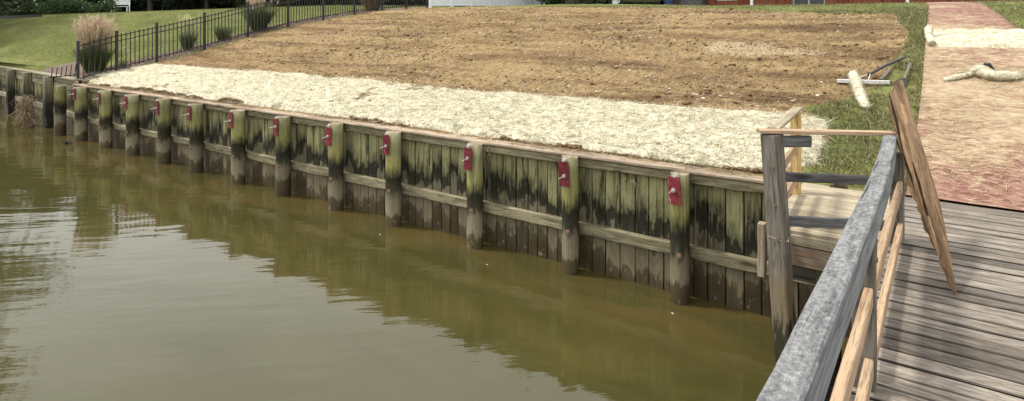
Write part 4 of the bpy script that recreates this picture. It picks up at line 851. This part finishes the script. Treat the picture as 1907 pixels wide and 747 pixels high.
# ------------------------------------------------------------------ behind the crest: bush, tree, yard things, brick house
shrub('round_bush', far(1018, 38), 1.2, 1.9, 'dark green bush between the white fence and the tree trunk', 3500, M_leafm, .08, 0, 41, 'bush')
def bigtree(px, d, label, seed):
    b = far(px, d); M = Matrix.Translation(b); o = bpy.data.objects.new('shade_tree', None); link(o, None, M); setprops(o, label, 'tree')
    t_, c_ = tree_meshes(13, 5.0, 4.0, 12000, .2, seed, M_leafm)
    add('trunk', t_, o, M @ Matrix.Diagonal((1.5, 1.5, 1, 1))); add('crown', c_, o, M)
bigtree(1066, 37, 'shade tree trunk just right of the dark green bush', 51); bigtree(1083, 39, 'shade tree trunk nearer the yard things than the bush', 52)
t = NT('red_brick'); br = t.n.new('ShaderNodeTexBrick'); t.set(br, 'Vector', t.coord('Object')); br.inputs['Scale'].default_value = 1; br.inputs['Brick Width'].default_value = .21; br.inputs['Row Height'].default_value = .075; br.inputs['Mortar Size'].default_value = .006
br.inputs['Color1'].default_value = (.26, .075, .045, 1); br.inputs['Color2'].default_value = (.36, .13, .075, 1); br.inputs['Mortar'].default_value = (.35, .3, .26, 1)
M_brick = t.done(br.outputs[0], .9, t.bump(br.outputs['Fac'], -.4, .01), .1)
M_roof = simple('dark_shingles', (.035, .033, .032), (.07, .066, .062), 8, .95); M_glass = simple('dark_window_glass', (.015, .018, .02), (.02, .024, .027), 3, .08, 0, .6, .0)
M_green = simple('green_plastic', (.02, .16, .04), (.03, .24, .07), 8, .5); M_blue = simple('blue_plastic', (.015, .04, .10), (.03, .07, .16), 8, .5); M_tarp = simple('grey_tarp', (.09, .09, .095), (.17, .17, .175), 5, .8)
M_rubber = simple('tyre_rubber', (.012, .012, .012), (.025, .025, .025), 20, .85); M_carp = simple('dark_car_paint', (.012, .013, .016), (.02, .021, .025), 3, .25, 0, .5, .02)
hb_ = Vector((-3.9, 35.4, 2.3)); hs = thing('brick_house', hb_, 'red brick house beyond the top of the slope', 'house')
def hbox(name, mat, x0, x1, y0, y1, z0, z1, parent=hs, **k): return board(name, mat, x1 - x0, y1 - y0, z1 - z0, parent, ((x0 + x1) / 2, (y0 + y1) / 2, (z0 + z1) / 2), (1, 0, 0), (0, 0, 1), seg=1, bev=.003, wob=0, var=1)
HY0 = 34.0; op = [(-10.2, -9.2), (-6.4, -4.9), (-1.2, .3)]; xs = [-12.6] + [v for o_ in op for v in o_] + [6.0]
for a, b in zip(xs[::2], xs[1::2]): hbox('wall', M_brick, a, b, HY0, HY0 + .25, 2.3, 5.1)
for k, (a, b) in enumerate(op):
    door = k == 1; z0 = 2.5 if door else 3.3
    if not door: hbox('wall', M_brick, a, b, HY0, HY0 + .25, 2.3, z0)
    hbox('wall', M_brick, a, b, HY0, HY0 + .25, 4.7, 5.1); w = hbox('door' if door else 'window', M_glass, a, b, HY0 + .12, HY0 + .18, z0, 4.7)
    for x in (a + .03, b - .03, (a + b) / 2): hbox('frame', M_white, x - .03, x + .03, HY0 + .08, HY0 + .118, z0, 4.7, w)
    if not door: hbox('sill', M_white, a - .06, b + .06, HY0 - .05, HY0 + .10, z0 - .06, z0 - .004, w)
hbox('wall', M_brick, -12.6, -12.35, HY0 + .25, 42, 2.3, 5.1); hbox('wall', M_brick, 5.75, 6.0, HY0 + .25, 42, 2.3, 5.1); hbox('wall', M_brick, -12.35, 5.75, 41.75, 42, 2.3, 5.1)
rv = [(-13.3, 31.6, 4.95), (6.7, 31.6, 4.95), (6.7, 42.8, 4.95), (-13.3, 42.8, 4.95), (-10, 37.2, 7.4), (3.4, 37.2, 7.4)]; rv2 = [(x, y, z - .15) for x, y, z in rv[:4]]
add('roof', mesh_from('roof', rv + rv2, [(0, 1, 5, 4), (2, 3, 4, 5), (1, 2, 5), (3, 0, 4), (9, 8, 7, 6), (0, 6, 7, 1), (1, 7, 8, 2), (2, 8, 9, 3), (3, 9, 6, 0)], M_roof), hs)
for px in (1400, 1690): x = at_Y(px, 32); hbox('porch_post', M_white, x - .06, x + .06, 31.94, 32.06, 2.4, 4.80)
# parked dark pickup, seen below its sills
cb = Vector(far(1195, 36)); pk = thing('parked_pickup', cb, 'dark pickup truck parked in shade beyond the crest', 'truck')
Mx = frame(cb, (RGT[0], RGT[1], 0), (0, 0, 1))
def ext(name, prof, w, mat, parent):
    n = len(prof); V = [(x, -w / 2, z) for x, z in prof] + [(x, w / 2, z) for x, z in prof]
    Fc = [tuple(range(n)), tuple(range(2 * n - 1, n - 1, -1))] + [(i, i + n, (i + 1) % n + n, (i + 1) % n) for i in range(n)]
    return add(name, mesh_from(name, V, Fc, mat), parent, Mx)
ext('body', [(-2.6, .45), (-2.6, 1.05), (-.6, 1.08), (-.45, 1.1), (.9, 1.1), (1.3, 1.08), (2.5, .98), (2.65, .85), (2.65, .42), (2.2, .38), (-2.2, .38)], 1.85, M_carp, pk)
cbn = ext('cab', [(-.55, 1.1), (-.4, 1.75), (.55, 1.78), (1.2, 1.1)], 1.6, M_carp, pk); ext('window', [(-.42, 1.15), (-.32, 1.65), (.45, 1.68), (.95, 1.15)], 1.63, M_glass, pk)
for x in (-1.65, 1.7):
    for y in (-.85, .85):
        w = add('wheel', mesh_from('tyre', *tube_vf([(x, y - .12, .37), (x, y + .12, .37)], .37, 20), M_rubber), pk, Mx); add('rim', mesh_from('rim', *tube_vf([(x, y - .13, .37), (x, y + .13, .37)], .2, 12), M_galv), w, Mx)
for y in (-.7, .7): add('headlight', mesh_from('headlight', *board_vf(.05, .3, .16, 1, .01, 0, 1), M_alu), pk, Mx @ Matrix.Translation((2.64, y, .8)))
pb = Vector(far(1146, 33)); pt = thing('potted_plant', pb, 'leafy green plant in a white pot beyond the crest', 'plant')
add('pot', mesh_from('pot', *tube_vf([pb, pb + Vector((0, 0, .3)), pb + Vector((0, 0, .33))], [.14, .19, .2], 16), M_white), pt)
P = np.array(pb) + [0, 0, .6] + rng.normal(0, 1, (500, 3)) * [.19, .19, .15]; add('foliage', mesh_from('pot_leaves', *cards(P, .06, rng), M_leafm), pt)
bb_ = Vector(far(1246, 33.5)); bl = thing('blue_barrel', bb_, 'dark blue barrel standing left of the grey tarp heap', 'barrel')
add('barrel_body', mesh_from('barrel_body', *tube_vf([bb_ + Vector((0, 0, z)) for z in (0, .05, .28, .30, .33, .58, .60, .63, .86, .9)], [.26, .28, .29, .30, .29, .29, .30, .29, .28, .26], 20), M_blue), bl)
tb = Vector(far(1290, 34)); V = []; Fc = []
for i in range(9):
    for j in range(9):
        x, y = (i - 4) / 4, (j - 4) / 4; rr_ = max(abs(x), abs(y)); V.append((tb.x + x * .75, tb.y + y * .6, tb.z + .85 * (1 - rr_ ** 4) ** .6 * (1 + .25 * float(vn(x * 2 + 5, y * 2, 4))) if rr_ < 1 else tb.z))
for i in range(8):
    for j in range(8): a = i * 9 + j; Fc.append((a, a + 9, a + 10, a + 1))
setprops(add('tarp_heap', mesh_from('tarp_heap', V, Fc, M_tarp, True)), 'grey tarp covered heap beside the blue barrel', 'tarp')
ck = Vector(far(1265, 35)); cr_ = thing('red_cooler', ck, 'red box standing behind the barrel and tarp heap', 'box')
board('box_body', M_brick, .8, .5, .55, cr_, ck + Vector((0, 0, .275)), (RGT[0], RGT[1], 0), (0, 0, 1), seg=1, bev=.02, wob=0); board('box_lid', M_white, .84, .54, .08, cr_, ck + Vector((0, 0, .59)), (RGT[0], RGT[1], 0), (0, 0, 1), seg=1, bev=.02, wob=0)

# floating bits
fl = at_z(122, 268, WATER); V, Fc = tube_vf([(-.16, 0, -.02), (0, .02, .05), (.1, 0, .09), (.2, -.02, .02)], [.03, .06, .05, .015], 8, True, .15, 3)
setprops(add('driftwood', mesh_from('driftwood', V, Fc, M_bark), None, Matrix.Translation(fl) @ Matrix.Rotation(.6, 4, 'Z')), 'small dark chunk of driftwood floating near the left piles', 'driftwood')
for k, (px, py, lab) in enumerate(((907, 493, 'tiny pale leaf floating below the third pile from the landing'), (708, 437, 'pale leaf floating close to the fourth pile from the landing'), (1252, 584, 'pale leaf floating just below the pile nearest the landing'))):
    p = at_z(px, py, WATER + .012); V = [(-.022, 0, 0), (-.006, -.010, .003), (.022, 0, .006), (-.004, .009, .004), (0, 0, -.002)]
    setprops(add('floating_leaf', mesh_from('floating_leaf', V, [(0, 1, 4), (1, 2, 4), (2, 3, 4), (3, 0, 4)], M_petal), None, Matrix.Translation(p) @ Matrix.Rotation(k * 1.3, 4, 'Z')), lab, 'leaf', 'pale leaves floating on the water')
pb2 = at_z(1562, 350, .0); V, Fc = tube_vf([(-.09, 0, .012), (-.02, .015, .03), (.05, 0, .022), (.09, -.01, .01)], [.012, .035, .03, .008], 7, True, .2, 6)
setprops(add('bark_piece', mesh_from('bark_piece', V, Fc, M_bark), None, Matrix.Translation(pb2) @ Matrix.Rotation(.2, 4, 'Z')), 'small piece of dark bark lying on the pale landing', 'bark')
# weeds hanging over the wall between piles
for px, py, n in ((905, 285, 40), (660, 240, 14), (555, 225, 10), (1185, 345, 8)):
    x = at_Y(px, 7.5); P = np.stack([rng.normal(x, .05, n), np.full(n, 7.50) - rng.uniform(0, .05, n), rng.uniform(-.25, -.02, n)], -1); D = rng.normal(0, 1, (n, 3)) * [1, .5, .6] + [0, -.6, -.3]
    setprops(add('hanging_weed', strands('hanging_weed', M_dead, P, D, rng.uniform(.08, .25, n), .0025, .4, 4)), {905: 'dead twiggy weed hanging beside the third pile from the landing', 660: 'thin dry roots sticking out right of the fifth pile from the landing', 555: 'thin dry roots sticking out right of the sixth pile from the landing', 1185: 'few thin roots below the cap between the two piles nearest the landing'}[px], 'weed', 'dry weeds hanging on the bulkhead')
